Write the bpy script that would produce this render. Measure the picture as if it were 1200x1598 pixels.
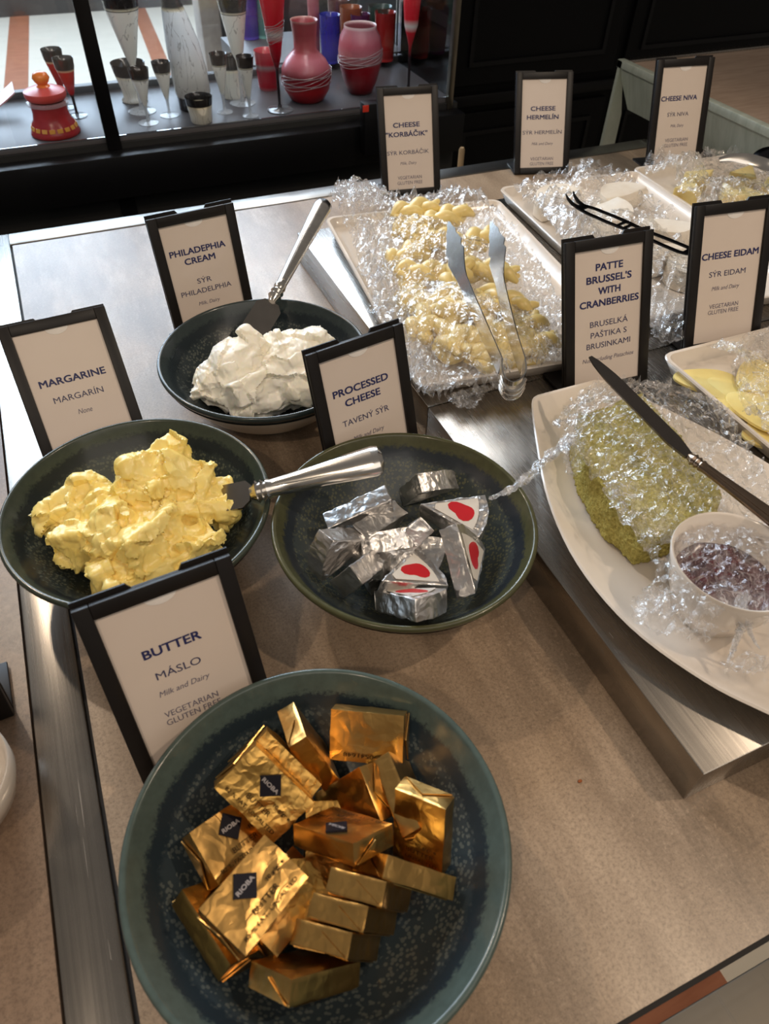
import bpy, bmesh, math, random
from mathutils import Vector, Matrix, noise
PI = math.pi
rad = math.radians
for o in list(bpy.data.objects):
    bpy.data.objects.remove(o, do_unlink=True)
SC = bpy.context.scene
COL = SC.collection

# ------------------------------------------------------------------ camera
# z = 0 is the top of the buffet counter, x runs along it, y away from the guest
F, CH = 1110.0, 0.5
PITCH, ROLL, YAW = rad(46.6), rad(2.1), rad(-25.0)
_f = Vector((0, math.cos(PITCH), -math.sin(PITCH)))
_u = Vector((0, math.sin(PITCH), math.cos(PITCH)))
_r = Vector((1, 0, 0))
_r2 = math.cos(ROLL) * _r + math.sin(ROLL) * _u
_u2 = -math.sin(ROLL) * _r + math.cos(ROLL) * _u
RZ = Matrix.Rotation(YAW, 3, 'Z')
CR, CU, CF = RZ @ _r2, RZ @ _u2, RZ @ _f
CAM = Vector((0, 0, CH))
cam_data = bpy.data.cameras.new('camera')
cam = bpy.data.objects.new('camera', cam_data)
COL.objects.link(cam)
mw = Matrix.Identity(4)
for i in range(3):
    mw[i][0], mw[i][1], mw[i][2], mw[i][3] = CR[i], CU[i], -CF[i], CAM[i]
cam.matrix_world = mw
cam_data.sensor_fit = 'VERTICAL'
cam_data.sensor_height = 36.0
cam_data.lens = F / 1598.0 * 36.0
cam_data.clip_start = 0.02
cam_data.dof.use_dof = True
cam_data.dof.focus_distance = 0.72
cam_data.dof.aperture_fstop = 11.0
SC.camera = cam

SC.view_settings.view_transform = 'Standard'
SC.view_settings.look = 'None'
SC.view_settings.gamma = 1.0
SC.view_settings.use_curve_mapping = False
SC.view_settings.exposure = 0.0

# ------------------------------------------------------------------ light
world = bpy.data.worlds.new('world')
SC.world = world
world.use_nodes = True
bg = world.node_tree.nodes['Background']
bg.inputs[0].default_value = (1.0, 0.90, 0.80, 1)
bg.inputs[1].default_value = 0.15


def lamp(name, kind, loc, target, energy, color, size=0.1, size_y=None, spot=None, blend=0.5):
    d = bpy.data.lights.new(name, kind)
    d.energy = energy
    d.color = color
    if kind == 'AREA':
        d.shape = 'RECTANGLE' if size_y else 'DISK'
        d.size = size
        if size_y:
            d.size_y = size_y
    else:
        d.shadow_soft_size = size
    if spot:
        d.spot_size = rad(spot)
        d.spot_blend = blend
    o = bpy.data.objects.new(name, d)
    COL.objects.link(o)
    o.location = loc
    o.rotation_euler = (Vector(target) - Vector(loc)).to_track_quat('-Z', 'Y').to_euler()
    return o


WARM = (1.0, 0.80, 0.60)
# ceiling spots over the buffet
lamp('ceiling_spot', 'SPOT', (1.15, -0.22, 1.75), (0.30, 0.30, 0), 42, WARM, 0.03, spot=75)
lamp('ceiling_spot', 'SPOT', (-0.50, 1.95, 1.75), (0.32, 0.25, 0), 50, WARM, 0.03, spot=46, blend=0.8)
lamp('ceiling_spot', 'SPOT', (-0.75, -0.55, 1.75), (0.15, 0.35, 0), 26, WARM, 0.03, spot=75)
# daylight of the glazed hall behind the display, then an added lamp brightening the hall floor
lamp('window_daylight', 'AREA', (-0.4, 6.6, 2.3), (0.0, 0.6, 0.0), 540, (0.62, 0.80, 1.0), 5.0, 3.4)
lamp('hall_floor_fill', 'AREA', (0.3, 5.2, 3.0), (0.4, 5.2, -0.9), 60, (0.95, 0.97, 1.0), 3.0, 3.0)
lamp('front_fill', 'AREA', (0.3, -1.5, 2.3), (0.40, 0.45, 0), 20, (1.0, 0.90, 0.80), 2.8, 1.8)  # added soft fill from the front for signs and riser faces, no real fitting
lamp('gap_floor_fill', 'SPOT', (0.62, -2.3, 1.9), (0.58, -0.12, -0.9), 150, WARM, 0.05, spot=16)  # added narrow spot that brightens the floor seen through the front gap
# added fill over the shelf to brighten the glassware
lamp('glassware_fill', 'AREA', (0.45, 1.62, 0.62), (0.42, 1.62, 0), 4.0, (1.0, 0.95, 0.9), 0.9, 0.14)


# ------------------------------------------------------------------ projection helpers
def ray(x, y):
    return (CR * ((x - 600) / F) + CU * (-(y - 799) / F) + CF)


def at(x, y, z=0.0):
    d = ray(x, y)
    return CAM + d * ((z - CH) / d.z)


def aty(x, y, Y):
    d = ray(x, y)
    return CAM + d * (Y / d.y)


def depth(p):
    return (p - CAM).dot(CF)


def near_ray(P0, P1, x, y):
    """point on the ray of pixel x, y that lies closest to the line P0 P1"""
    d = ray(x, y).normalized()
    e = (P1 - P0).normalized()
    w = P0 - CAM
    b = d.dot(e)
    t = (d.dot(w) - b * e.dot(w)) / (1 - b * b)
    return CAM + d * t


# ------------------------------------------------------------------ materials
def lin(r, g, b):
    f = lambda c: (c / 255 / 12.92) if c / 255 <= 0.04045 else ((c / 255 + 0.055) / 1.055) ** 2.4
    return (f(r), f(g), f(b), 1)


class NT:
    def __init__(s, name):
        s.m = bpy.data.materials.new(name)
        s.m.use_nodes = True
        s.t = s.m.node_tree
        s.p = s.t.nodes['Principled BSDF']
        s.out = s.t.nodes['Material Output']

    def n(s, typ, **kw):
        x = s.t.nodes.new(typ)
        for k, v in kw.items():
            if k.startswith('i_'):
                key = k[2:]
                x.inputs[int(key) if key.isdigit() else key.replace('_', ' ')].default_value = v
            else:
                setattr(x, k, v)
        return x

    def l(s, a, b):
        s.t.links.new(a, b)

    def coord(s, scale=(1, 1, 1), kind='Object'):
        tc = s.n('ShaderNodeTexCoord')
        mp = s.n('ShaderNodeMapping')
        mp.inputs['Scale'].default_value = scale
        s.l(tc.outputs[kind], mp.inputs['Vector'])
        return mp.outputs['Vector']

    def noise(s, vec, scale, detail=4, rough=0.6):
        x = s.n('ShaderNodeTexNoise')
        x.inputs['Scale'].default_value = scale
        x.inputs['Detail'].default_value = detail
        x.inputs['Roughness'].default_value = rough
        s.l(vec, x.inputs['Vector'])
        return x.outputs['Fac']

    def ramp(s, fac, stops):
        x = s.n('ShaderNodeValToRGB')
        e = x.color_ramp.elements
        while len(e) > 1:
            e.remove(e[-1])
        e[0].position, e[0].color = stops[0]
        for p, c in stops[1:]:
            k = e.new(p)
            k.color = c
        s.l(fac, x.inputs['Fac'])
        return x.outputs['Color']

    def math(s, op, a, b=None, clamp=False):
        x = s.n('ShaderNodeMath', operation=op, use_clamp=clamp)
        for i, v in enumerate((a, b)):
            if v is None:
                continue
            if isinstance(v, (int, float)):
                x.inputs[i].default_value = v
            else:
                s.l(v, x.inputs[i])
        return x.outputs[0]

    def mix(s, fac, a, b):
        x = s.n('ShaderNodeMix', data_type='RGBA')
        for i, v in ((0, fac), (6, a), (7, b)):
            if isinstance(v, (int, float)):
                x.inputs[i].default_value = v
            elif isinstance(v, tuple):
                x.inputs[i].default_value = v
            else:
                s.l(v, x.inputs[i])
        return x.outputs[2]

    def bump(s, height, strength=0.3, dist=0.001, normal=None):
        x = s.n('ShaderNodeBump')
        x.inputs['Strength'].default_value = strength
        x.inputs['Distance'].default_value = dist
        s.l(height, x.inputs['Height'])
        if normal:
            s.l(normal, x.inputs['Normal'])
        return x.outputs['Normal']


def M(name, col, rough=0.5, metal=0.0, vary=None, bump=None, coat=0.0, spec=0.5, sss=0.0, stretch=(1, 1, 1)):
    """col 0-255; vary = (scale, second colour); bump = (scale, strength, distance)"""
    k = NT(name)
    c = lin(*col)
    k.p.inputs['Base Color'].default_value = c
    k.p.inputs['Roughness'].default_value = rough
    k.p.inputs['Metallic'].default_value = metal
    k.p.inputs['Specular IOR Level'].default_value = spec
    k.p.inputs['Coat Weight'].default_value = coat
    k.p.inputs['Coat Roughness'].default_value = 0.1
    if sss:
        k.p.inputs['Subsurface Weight'].default_value = sss
        k.p.inputs['Subsurface Radius'].default_value = (0.012, 0.009, 0.005)
        k.p.inputs['Subsurface Scale'].default_value = 0.4
    v = k.coord(stretch)
    if vary is None:
        vary = (40, tuple(x * 0.93 for x in col))
    fac = k.noise(v, vary[0], 5)
    k.l(k.ramp(fac, [(0.35, c), (0.68, lin(*vary[1]))]), k.p.inputs['Base Color'])
    if bump:
        k.l(k.bump(k.noise(v, bump[0], 4), bump[1], bump[2]), k.p.inputs['Normal'])
    return k.m


def mat_tile(name, base, dark, light):
    k = NT(name)
    v = k.coord((1, 1, 1))
    vs = k.coord((1.0, 0.28, 1.0))
    big = k.noise(vs, 8, 8, 0.62)
    col = k.ramp(big, [(0.34, lin(*dark)), (0.5, lin(*base)), (0.64, lin(*light))])
    streak = k.noise(k.coord((1.0, 0.22, 1.0)), 26, 7, 0.7)
    col = k.mix(k.ramp(streak, [(0.50, (0, 0, 0, 1)), (0.66, (0.6, 0.6, 0.6, 1))]), col, lin(*[min(255, c * 1.05) for c in light]))
    fine = k.noise(v, 420, 6, 0.8)
    col = k.mix(k.ramp(fine, [(0.38, (0.5, 0.5, 0.5, 1)), (0.54, (0, 0, 0, 1))]), col, lin(*[c * 0.80 for c in dark]))
    grain = k.noise(v, 240, 6, 0.8)
    col = k.mix(k.ramp(grain, [(0.54, (0, 0, 0, 1)), (0.70, (0.55, 0.55, 0.55, 1))]), col, lin(*[min(255, c * 1.08) for c in light]))
    k.l(col, k.p.inputs['Base Color'])
    k.l(k.ramp(grain, [(0.3, (0.27, 0.27, 0.27, 1)), (0.7, (0.38, 0.38, 0.38, 1))]), k.p.inputs['Roughness'])
    k.l(k.bump(fine, 0.12, 0.0006), k.p.inputs['Normal'])
    return k.m


def mat_steel(name, col, rough=0.3, along='y'):
    k = NT(name)
    k.p.inputs['Metallic'].default_value = 1.0
    st = (420, 6, 60) if along == 'y' else (6, 420, 60)
    brushed = k.noise(k.coord(st), 1.0, 3)
    v = k.coord()
    cloud = k.noise(v, 7, 5)
    c0, c1 = lin(*col), lin(*[x * 0.84 for x in col])
    k.l(k.ramp(cloud, [(0.3, c1), (0.7, c0)]), k.p.inputs['Base Color'])
    # fine random scratches
    scr = None
    for ang in (0.5, 1.35, 2.4):
        mp = k.n('ShaderNodeMapping')
        mp.inputs['Rotation'].default_value = (0, 0, ang)
        mp.inputs['Scale'].default_value = (520, 9, 30)
        tc = k.n('ShaderNodeTexCoord')
        k.l(tc.outputs['Object'], mp.inputs['Vector'])
        x = k.math('GREATER_THAN', k.noise(mp.outputs['Vector'], 1.0, 1), 0.735)
        scr = x if scr is None else k.math('MAXIMUM', scr, x)
    scr = k.math('MULTIPLY', scr, k.math('GREATER_THAN', k.noise(v, 16, 3), 0.52))
    rr = k.math('MULTIPLY_ADD', brushed, 0.16)
    rr.node.inputs[2].default_value = rough - 0.08
    k.l(k.math('ADD', rr, k.math('MULTIPLY', scr, 0.2)), k.p.inputs['Roughness'])
    h = k.math('ADD', k.math('MULTIPLY', brushed, 0.5), k.math('MULTIPLY', scr, 0.5))
    k.l(k.bump(h, 0.08, 0.0006), k.p.inputs['Normal'])
    return k.m


def mat_glaze(name, inner, speck, band, rim, R=0.109):
    """stoneware glaze: speckled well, ragged dark ring, paler rim band"""
    k = NT(name)
    tc = k.n('ShaderNodeTexCoord')
    sep = k.n('ShaderNodeSeparateXYZ')
    k.l(tc.outputs['Object'], sep.inputs[0])
    r = k.math('SQRT', k.math('ADD', k.math('MULTIPLY', sep.outputs[0], sep.outputs[0]),
                              k.math('MULTIPLY', sep.outputs[1], sep.outputs[1])))
    v = k.coord()
    rag = k.noise(v, 260, 3, 0.7)
    soft = k.noise(v, 30, 3)
    rr = k.math('DIVIDE', r, R)
    rr = k.math('ADD', rr, k.math('MULTIPLY', k.math('SUBTRACT', rag, 0.5), 0.07))
    rr = k.math('ADD', rr, k.math('MULTIPLY', k.math('SUBTRACT', soft, 0.5), 0.05))
    vo = k.n('ShaderNodeTexVoronoi')
    vo.inputs['Scale'].default_value = 330
    k.l(v, vo.inputs['Vector'])
    dots = k.math('LESS_THAN', vo.outputs['Distance'], 0.42)
    dots = k.math('MULTIPLY', dots, k.math('GREATER_THAN', k.noise(v, 60, 3), 0.42))
    mott = k.noise(v, 18, 5)
    ci = k.mix(mott, lin(*inner), lin(*[c * 1.35 for c in inner]))
    ci = k.mix(k.math('MULTIPLY', dots, 0.75), ci, lin(*speck))
    inside = k.ramp(rr, [(0.0, (0, 0, 0, 1)), (0.835, (0, 0, 0, 1)), (0.86, (1, 1, 1, 1))])
    c = k.mix(inside, ci, lin(*band))
    rimf = k.ramp(rr, [(0.905, (0, 0, 0, 1)), (0.925, (1, 1, 1, 1))])
    crim = k.mix(k.noise(v, 120, 4), lin(*rim), lin(*[c2 * 0.72 for c2 in rim]))
    c = k.mix(rimf, c, crim)
    k.l(c, k.p.inputs['Base Color'])
    k.p.inputs['Roughness'].default_value = 0.24
    k.p.inputs['Specular IOR Level'].default_value = 0.4
    k.p.inputs['Coat Weight'].default_value = 0.15
    k.p.inputs['Coat Roughness'].default_value = 0.08
    k.l(k.bump(k.noise(v, 220, 3), 0.12, 0.0006), k.p.inputs['Normal'])
    return k.m


def mat_foil(name, col, rough=0.22, crumple=0.6, scale=120):
    k = NT(name)
    k.p.inputs['Metallic'].default_value = 1.0
    k.p.inputs['Roughness'].default_value = rough
    v = k.coord()
    c0, c1 = lin(*col), lin(*[x * 0.86 for x in col])
    k.l(k.ramp(k.noise(v, 40, 4), [(0.3, c1), (0.7, c0)]), k.p.inputs['Base Color'])
    vo = k.n('ShaderNodeTexVoronoi', feature='F1', distance='MANHATTAN')
    vo.inputs['Scale'].default_value = scale
    nv = k.n('ShaderNodeMixRGB', i_Fac=0.02)
    nz = k.n('ShaderNodeTexNoise')
    nz.inputs['Scale'].default_value = scale * 0.5
    k.l(v, nz.inputs['Vector'])
    k.l(v, nv.inputs[1])
    k.l(nz.outputs['Color'], nv.inputs[2])
    k.l(nv.outputs[0], vo.inputs['Vector'])
    h = k.math('ADD', vo.outputs['Distance'], k.noise(v, scale * 0.6, 3))
    k.l(k.bump(h, crumple, 0.0012), k.p.inputs['Normal'])
    return k.m


def mat_film(name='cling_film', gain=1.0):
    """clear cling film: mostly see-through, crisp reflections, milky where it bunches up"""
    k = NT(name)
    v = k.coord()
    n1 = k.noise(v, 90, 5, 0.65)
    vo = k.n('ShaderNodeTexVoronoi', feature='DISTANCE_TO_EDGE')
    vo.inputs['Scale'].default_value = 85
    wv = k.n('ShaderNodeMixRGB', i_Fac=0.03)
    nz = k.n('ShaderNodeTexNoise')
    nz.inputs['Scale'].default_value = 40
    nz.inputs['Detail'].default_value = 4
    k.l(v, nz.inputs['Vector'])
    k.l(v, wv.inputs[1])
    k.l(nz.outputs['Color'], wv.inputs[2])
    k.l(wv.outputs[0], vo.inputs['Vector'])
    h = k.math('ADD', n1, k.math('MULTIPLY', vo.outputs['Distance'], 1.6))
    nor = k.bump(h, 0.75, 0.004)
    gl = k.n('ShaderNodeBsdfGlossy', i_Roughness=0.07)
    gl.inputs['Color'].default_value = (1, 1, 1, 1)
    k.l(nor, gl.inputs['Normal'])
    tr = k.n('ShaderNodeBsdfTransparent')
    lw = k.n('ShaderNodeLayerWeight', i_Blend=0.5)
    k.l(nor, lw.inputs['Normal'])
    fac = k.math('MULTIPLY_ADD', k.math('POWER', lw.outputs['Facing'], 2.5), 0.75)
    fac.node.inputs[2].default_value = 0.085 * gain
    fac.node.use_clamp = True
    m1 = k.n('ShaderNodeMixShader')
    k.l(fac, m1.inputs[0])
    k.l(tr.outputs[0], m1.inputs[1])
    k.l(gl.outputs[0], m1.inputs[2])
    df = k.n('ShaderNodeBsdfDiffuse')
    df.inputs['Color'].default_value = (0.9, 0.9, 0.92, 1)
    k.l(nor, df.inputs['Normal'])
    crease = k.ramp(vo.outputs['Distance'], [(0.0, (0.5, 0.5, 0.5, 1)), (0.055, (0, 0, 0, 1))])
    patch = k.ramp(k.noise(v, 22, 4), [(0.36, (0, 0, 0, 1)), (0.66, (1, 1, 1, 1))])
    milk = k.math('ADD', k.math('MULTIPLY', k.math('MULTIPLY', crease, patch), min(1.0, 0.85 * gain)), k.math('MULTIPLY', patch, 0.035 * gain ** 2))
    m2 = k.n('ShaderNodeMixShader')
    k.l(milk, m2.inputs[0])
    k.l(m1.outputs[0], m2.inputs[1])
    k.l(df.outputs[0], m2.inputs[2])
    k.l(m2.outputs[0], k.out.inputs['Surface'])
    return k.m


def mat_pane(name, tint=(1, 1, 1), refl=0.8):
    k = NT(name)
    tr = k.n('ShaderNodeBsdfTransparent')
    tr.inputs[0].default_value = (*tint, 1)
    gl = k.n('ShaderNodeBsdfGlossy', i_Roughness=0.02)
    fr = k.n('ShaderNodeFresnel', i_IOR=1.45)
    mx = k.n('ShaderNodeMixShader')
    k.l(k.math('MULTIPLY', fr.outputs[0], refl), mx.inputs[0])
    k.l(tr.outputs[0], mx.inputs[1])
    k.l(gl.outputs[0], mx.inputs[2])
    k.l(mx.outputs[0], k.out.inputs['Surface'])
    return k.m


def mat_glass(name, col, alpha, rough=0.08, bands=None, H=1.0):
    """coloured glass: thin see-through wall; bands = [(height fraction, colour, opacity)] for painted rims and feet"""
    k = NT(name)
    k.p.inputs['Roughness'].default_value = rough
    k.p.inputs['Specular IOR Level'].default_value = 0.7
    if bands:
        tc = k.n('ShaderNodeTexCoord')
        sep = k.n('ShaderNodeSeparateXYZ')
        k.l(tc.outputs['Generated'], sep.inputs[0])
        z = sep.outputs[2]
        c = k.ramp(z, [(p, lin(*c)) for p, c, a in bands])
        if bands[-1][1][0] < 60 or 'silver' in name:
            # dark branching veins in the silver walls
            vein = k.noise(k.coord((46, 46, 13)), 1.0, 3, 0.6)
            vf = k.ramp(vein, [(0.40, (0, 0, 0, 1)), (0.487, (0, 0, 0, 1)), (0.5, (0.6, 0.6, 0.6, 1)), (0.513, (0, 0, 0, 1))])
            c = k.mix(vf, c, (0.06, 0.055, 0.05, 1))
        k.l(c, k.p.inputs['Base Color'])
        k.l(k.ramp(z, [(p, (a, a, a, 1)) for p, c, a in bands]), k.p.inputs['Alpha'])
        # scratched veins as on hand-painted glass
        v = k.coord()
        k.l(k.bump(k.noise(v, 90, 4), 0.2, 0.002), k.p.inputs['Normal'])
    else:
        k.p.inputs['Base Color'].default_value = lin(*col)
        k.p.inputs['Alpha'].default_value = alpha
    return k.m


TILE = mat_tile('stone_tile', (150, 129, 107), (112, 95, 78), (178, 156, 132))
TILE2 = mat_tile('brown_stone_tile', (124, 102, 84), (98, 80, 66), (142, 120, 100))
STEEL = mat_steel('brushed_steel', (174, 168, 160), 0.27, 'y')
STEEL_X = mat_steel('brushed_steel_cross', (166, 162, 156), 0.34, 'x')
STEEL_PALE = M('reflection_painted_steel', (196, 202, 188), 0.45, 0.25, vary=(14, (176, 184, 168)), bump=(60, 0.05, 0.0006), stretch=(1, 6, 1))  # pale greenish base paints the window's reflection into the station steel
CHROME = M('polished_steel', (226, 222, 216), 0.2, 1.0, bump=(30, 0.05, 0.001))
DARKSTEEL = M('dark_steel', (58, 58, 62), 0.25, 1.0)
BLADE = M('blade_steel', (165, 158, 150), 0.2, 1.0, bump=(60, 0.08, 0.0006))
PORC = M('white_porcelain', (226, 216, 204), 0.18, vary=(6, (220, 209, 196)), coat=0.4)
FRAME = M('black_plastic', (26, 22, 20), 0.45, vary=(30, (21, 18, 17)), spec=0.3)
PAPER = M('white_card', (216, 202, 190), 0.5, vary=(8, (212, 197, 184)), coat=0.25)
NOTCH = M('paper_edge', (236, 230, 224), 0.6)
INK = M('navy_ink', (36, 40, 92), 0.6)
INK2 = M('slate_ink', (62, 62, 96), 0.6)
INK3 = M('grey_ink', (112, 106, 122), 0.6)
BLACK = M('black_paint', (12, 12, 14), 0.4, spec=0.25)
BLACKWALL = M('black_lacquer', (9, 9, 10), 0.5, spec=0.15)
SEAM = M('dark_seam', (26, 22, 20), 0.7)
GOLD = mat_foil('gold_foil', (222, 176, 104), 0.28, 0.34, 75)
GOLD_CR = mat_foil('crumpled_gold_foil', (228, 180, 98), 0.34, 0.5, 110)
SILVER = mat_foil('silver_foil', (236, 233, 230), 0.36, 0.6, 110)
FILM = mat_film()
FILM_BUNCHED = mat_film('bunched_cling_film', 1.8)
PANE = mat_pane('window_glass')
MARG = M('margarine', (252, 230, 148), 0.33, vary=(25, (249, 218, 116)), bump=(140, 0.25, 0.0012), sss=0.25)
CREAM = M('cream_cheese', (252, 248, 236), 0.36, vary=(25, (249, 242, 222)), bump=(120, 0.25, 0.0012), sss=0.3)
KORB = M('string_cheese', (234, 214, 150), 0.35, vary=(35, (222, 198, 126)), bump=(200, 0.15, 0.0008), sss=0.25)
EIDAM = M('yellow_cheese', (240, 222, 150), 0.4, vary=(20, (234, 210, 130)), sss=0.2)
NIVA = M('blue_cheese', (240, 224, 160), 0.45, vary=(30, (220, 196, 122)), bump=(150, 0.3, 0.001), sss=0.2)
HERM = M('white_rind', (236, 228, 214), 0.55, vary=(30, (224, 212, 194)), bump=(200, 0.25, 0.0008))
PISTA = M('pistachio_crumb', (198, 184, 104), 0.9, vary=(320, (150, 138, 68)), bump=(420, 1.0, 0.003), spec=0.2)
JAM = M('cranberry_sauce', (84, 8, 20), 0.14, vary=(60, (46, 3, 12)), bump=(90, 0.5, 0.002), coat=0.5)
DIAMOND = M('black_label', (22, 20, 28), 0.5, spec=0.15)
DIATXT = M('grey_print', (160, 152, 150), 0.5)
PRINT = M('brown_print', (40, 24, 12), 0.6, spec=0.1)
STICKER = M('white_sticker', (214, 208, 198), 0.4)
REDPRINT = M('red_print', (190, 22, 32), 0.4)
CREAMGLAZE = M('cream_glaze', (206, 196, 180), 0.25, vary=(18, (190, 180, 164)), coat=0.3)


# ------------------------------------------------------------------ mesh helpers
def finish(name, bm, mats, parent=None, smooth=True, angle=40, loc=None, rot=None):
    me = bpy.data.meshes.new(name)
    bmesh.ops.recalc_face_normals(bm, faces=bm.faces)
    bm.to_mesh(me)
    bm.free()
    return link(name, me, mats, parent, smooth, angle, loc, rot)


def link(name, me, mats, parent=None, smooth=True, angle=40, loc=None, rot=None):
    for m in (mats if isinstance(mats, (list, tuple)) else [mats]):
        if m:
            me.materials.append(m)
    if smooth and len(me.polygons):
        me.polygons.foreach_set('use_smooth', [True] * len(me.polygons))
        try:
            me.set_sharp_from_angle(angle=rad(angle))
        except Exception:
            pass
    o = bpy.data.objects.new(name, me)
    COL.objects.link(o)
    if parent is not None:
        o.parent = parent
    if loc is not None:
        o.location = loc
    if rot is not None:
        o.rotation_euler = rot
    return o


def tag(o, label, cat, group=None, kind=None):
    if label:
        o['label'] = label
    if cat:
        o['category'] = cat
    if group:
        o['group'] = group
    if kind:
        o['kind'] = kind
    return o


def thing(name, label, cat, loc=(0, 0, 0), rot=(0, 0, 0), group=None):
    o = bpy.data.objects.new(name, None)
    o.empty_display_size = 0.02
    COL.objects.link(o)
    o.location = loc
    o.rotation_euler = rot
    return tag(o, label, cat, group)


def structure(o):
    o['kind'] = 'structure'
    return o


def box(bm, x0, x1, y0, y1, z0, z1, bevel=0.0, seg=2, mat=0, M4=None):
    r = bmesh.ops.create_cube(bm, size=1.0)
    vs = r['verts']
    for v in vs:
        v.co = Vector(((x0 + x1) / 2 + v.co.x * (x1 - x0), (y0 + y1) / 2 + v.co.y * (y1 - y0), (z0 + z1) / 2 + v.co.z * (z1 - z0)))
    faces = list({f for v in vs for f in v.link_faces})
    if bevel > 0:
        es = list({e for v in vs for e in v.link_edges})
        rr = bmesh.ops.bevel(bm, geom=es, offset=bevel, segments=seg, affect='EDGES', profile=0.5)
        faces = list({f for v in rr['verts'] for f in v.link_faces} | set(f for f in faces if f.is_valid))
        vs = list({v for f in faces for v in f.verts})
    for f in faces:
        f.material_index = mat
    if M4 is not None:
        for v in vs:
            v.co = M4 @ v.co
    return vs


def prism(bm, pts, z0, z1, mat=0, M4=None, bevel=0.0):
    """polygon pts (x, y) extruded from z0 to z1"""
    b = [bm.verts.new((x, y, z0)) for x, y in pts]
    t = [bm.verts.new((x, y, z1)) for x, y in pts]
    n = len(pts)
    fs = [bm.faces.new(b[::-1]), bm.faces.new(t)]
    for i in range(n):
        fs.append(bm.faces.new((b[i], b[(i + 1) % n], t[(i + 1) % n], t[i])))
    for f in fs:
        f.material_index = mat
    vs = b + t
    if bevel:
        es = list({e for v in vs for e in v.link_edges})
        rr = bmesh.ops.bevel(bm, geom=es, offset=bevel, segments=2, affect='EDGES', profile=0.5)
        vs = list({v for v in rr['verts']} | {v for v in vs if v.is_valid})
    if M4 is not None:
        for v in vs:
            v.co = M4 @ v.co
    return vs


def lathe(bm, prof, seg=48, mats=None, center=(0, 0, 0), path=None):
    """prof [(r, z)]; mats per ring span; path(z) -> (dx, dy) lets the axis bend"""
    rings = []
    for r, z in prof:
        dx, dy = path(z) if path else (0, 0)
        if r < 1e-6:
            rings.append([bm.verts.new((center[0] + dx, center[1] + dy, center[2] + z))])
        else:
            rings.append([bm.verts.new((center[0] + dx + r * math.cos(2 * PI * i / seg), center[1] + dy + r * math.sin(2 * PI * i / seg), center[2] + z)) for i in range(seg)])
    for k in range(len(rings) - 1):
        a, b = rings[k], rings[k + 1]
        for i in range(seg):
            j = (i + 1) % seg
            if len(a) == 1 and len(b) == 1:
                continue
            if len(a) == 1:
                f = bm.faces.new((a[0], b[i], b[j]))
            elif len(b) == 1:
                f = bm.faces.new((a[i], a[j], b[0]))
            else:
                f = bm.faces.new((a[i], a[j], b[j], b[i]))
            f.material_index = mats[k] if mats else 0


def sweep(bm, pts, sec, side=None, n=12, shape='oval', mat=0):
    """sweep a section along pts; sec[i] = (half width along side, half thickness)"""
    pts = [Vector(p) for p in pts]
    rings = []
    for i, p in enumerate(pts):
        d = (pts[min(i + 1, len(pts) - 1)] - pts[max(i - 1, 0)]).normalized()
        s = side[i] if isinstance(side, list) else side
        s = Vector(s) if s is not None else Vector((0, 0, 1)).cross(d)
        s = (s - d * s.dot(d)).normalized()
        u = s.cross(d)
        a, b = sec[i]
        ring = []
        for k in range(n):
            if shape == 'oval':
                t = 2 * PI * k / n
                ring.append(bm.verts.new(p + s * a * math.cos(t) + u * b * math.sin(t)))
            else:
                q = [(-1, -1), (1, -1), (1, 1), (-1, 1)][k]
                ring.append(bm.verts.new(p + s * a * q[0] + u * b * q[1]))
        rings.append(ring)
    m = len(rings[0])
    for i in range(len(rings) - 1):
        for k in range(m):
            f = bm.faces.new((rings[i][k], rings[i][(k + 1) % m], rings[i + 1][(k + 1) % m], rings[i + 1][k]))
            f.material_index = mat
    for ring in (rings[0][::-1], rings[-1]):
        f = bm.faces.new(ring)
        f.material_index = mat
    return rings


def spline(pts, n=8):
    """Catmull-Rom through pts (tuples of any length)"""
    out = []
    P = [Vector(p) for p in pts]
    for i in range(len(P) - 1):
        p0, p1, p2, p3 = P[max(i - 1, 0)], P[i], P[i + 1], P[min(i + 2, len(P) - 1)]
        for k in range(n):
            t = k / n
            out.append(0.5 * ((2 * p1) + (p2 - p0) * t + (2 * p0 - 5 * p1 + 4 * p2 - p3) * t * t + (3 * p1 - p0 - 3 * p2 + p3) * t ** 3))
    out.append(P[-1])
    return out


def ellipsoid(bm, c, r, rot=(0, 0, 0), sub=2):
    rr = bmesh.ops.create_icosphere(bm, subdivisions=sub, radius=1.0)
    m = Matrix.Translation(c) @ (Matrix.Rotation(rot[2], 4, 'Z') @ Matrix.Rotation(rot[1], 4, 'Y') @ Matrix.Rotation(rot[0], 4, 'X')) @ Matrix.Diagonal((*r, 1))
    for v in rr['verts']:
        v.co = m @ v.co


def rbox(bm, c, r, rot=(0, 0, 0)):
    m = Matrix.Translation(c) @ (Matrix.Rotation(rot[2], 4, 'Z') @ Matrix.Rotation(rot[1], 4, 'Y') @ Matrix.Rotation(rot[0], 4, 'X'))
    box(bm, -r[0], r[0], -r[1], r[1], -r[2], r[2], min(r) * 0.25, 2, 0, m)


def remesh(bm, voxel, smooth=2):
    """union of overlapping closed shapes as one smooth mesh"""
    me = bpy.data.meshes.new('tmp')
    bm.to_mesh(me)
    bm.free()
    o = bpy.data.objects.new('tmp', me)
    COL.objects.link(o)
    md = o.modifiers.new('r', 'REMESH')
    md.mode = 'VOXEL'
    md.voxel_size = voxel
    if smooth:
        ms = o.modifiers.new('s', 'SMOOTH')
        ms.factor = 0.5
        ms.iterations = smooth
    dg = bpy.context.evaluated_depsgraph_get()
    res = bpy.data.meshes.new_from_object(o.evaluated_get(dg))
    bpy.data.objects.remove(o, do_unlink=True)
    bpy.data.meshes.remove(me)
    return res


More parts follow.
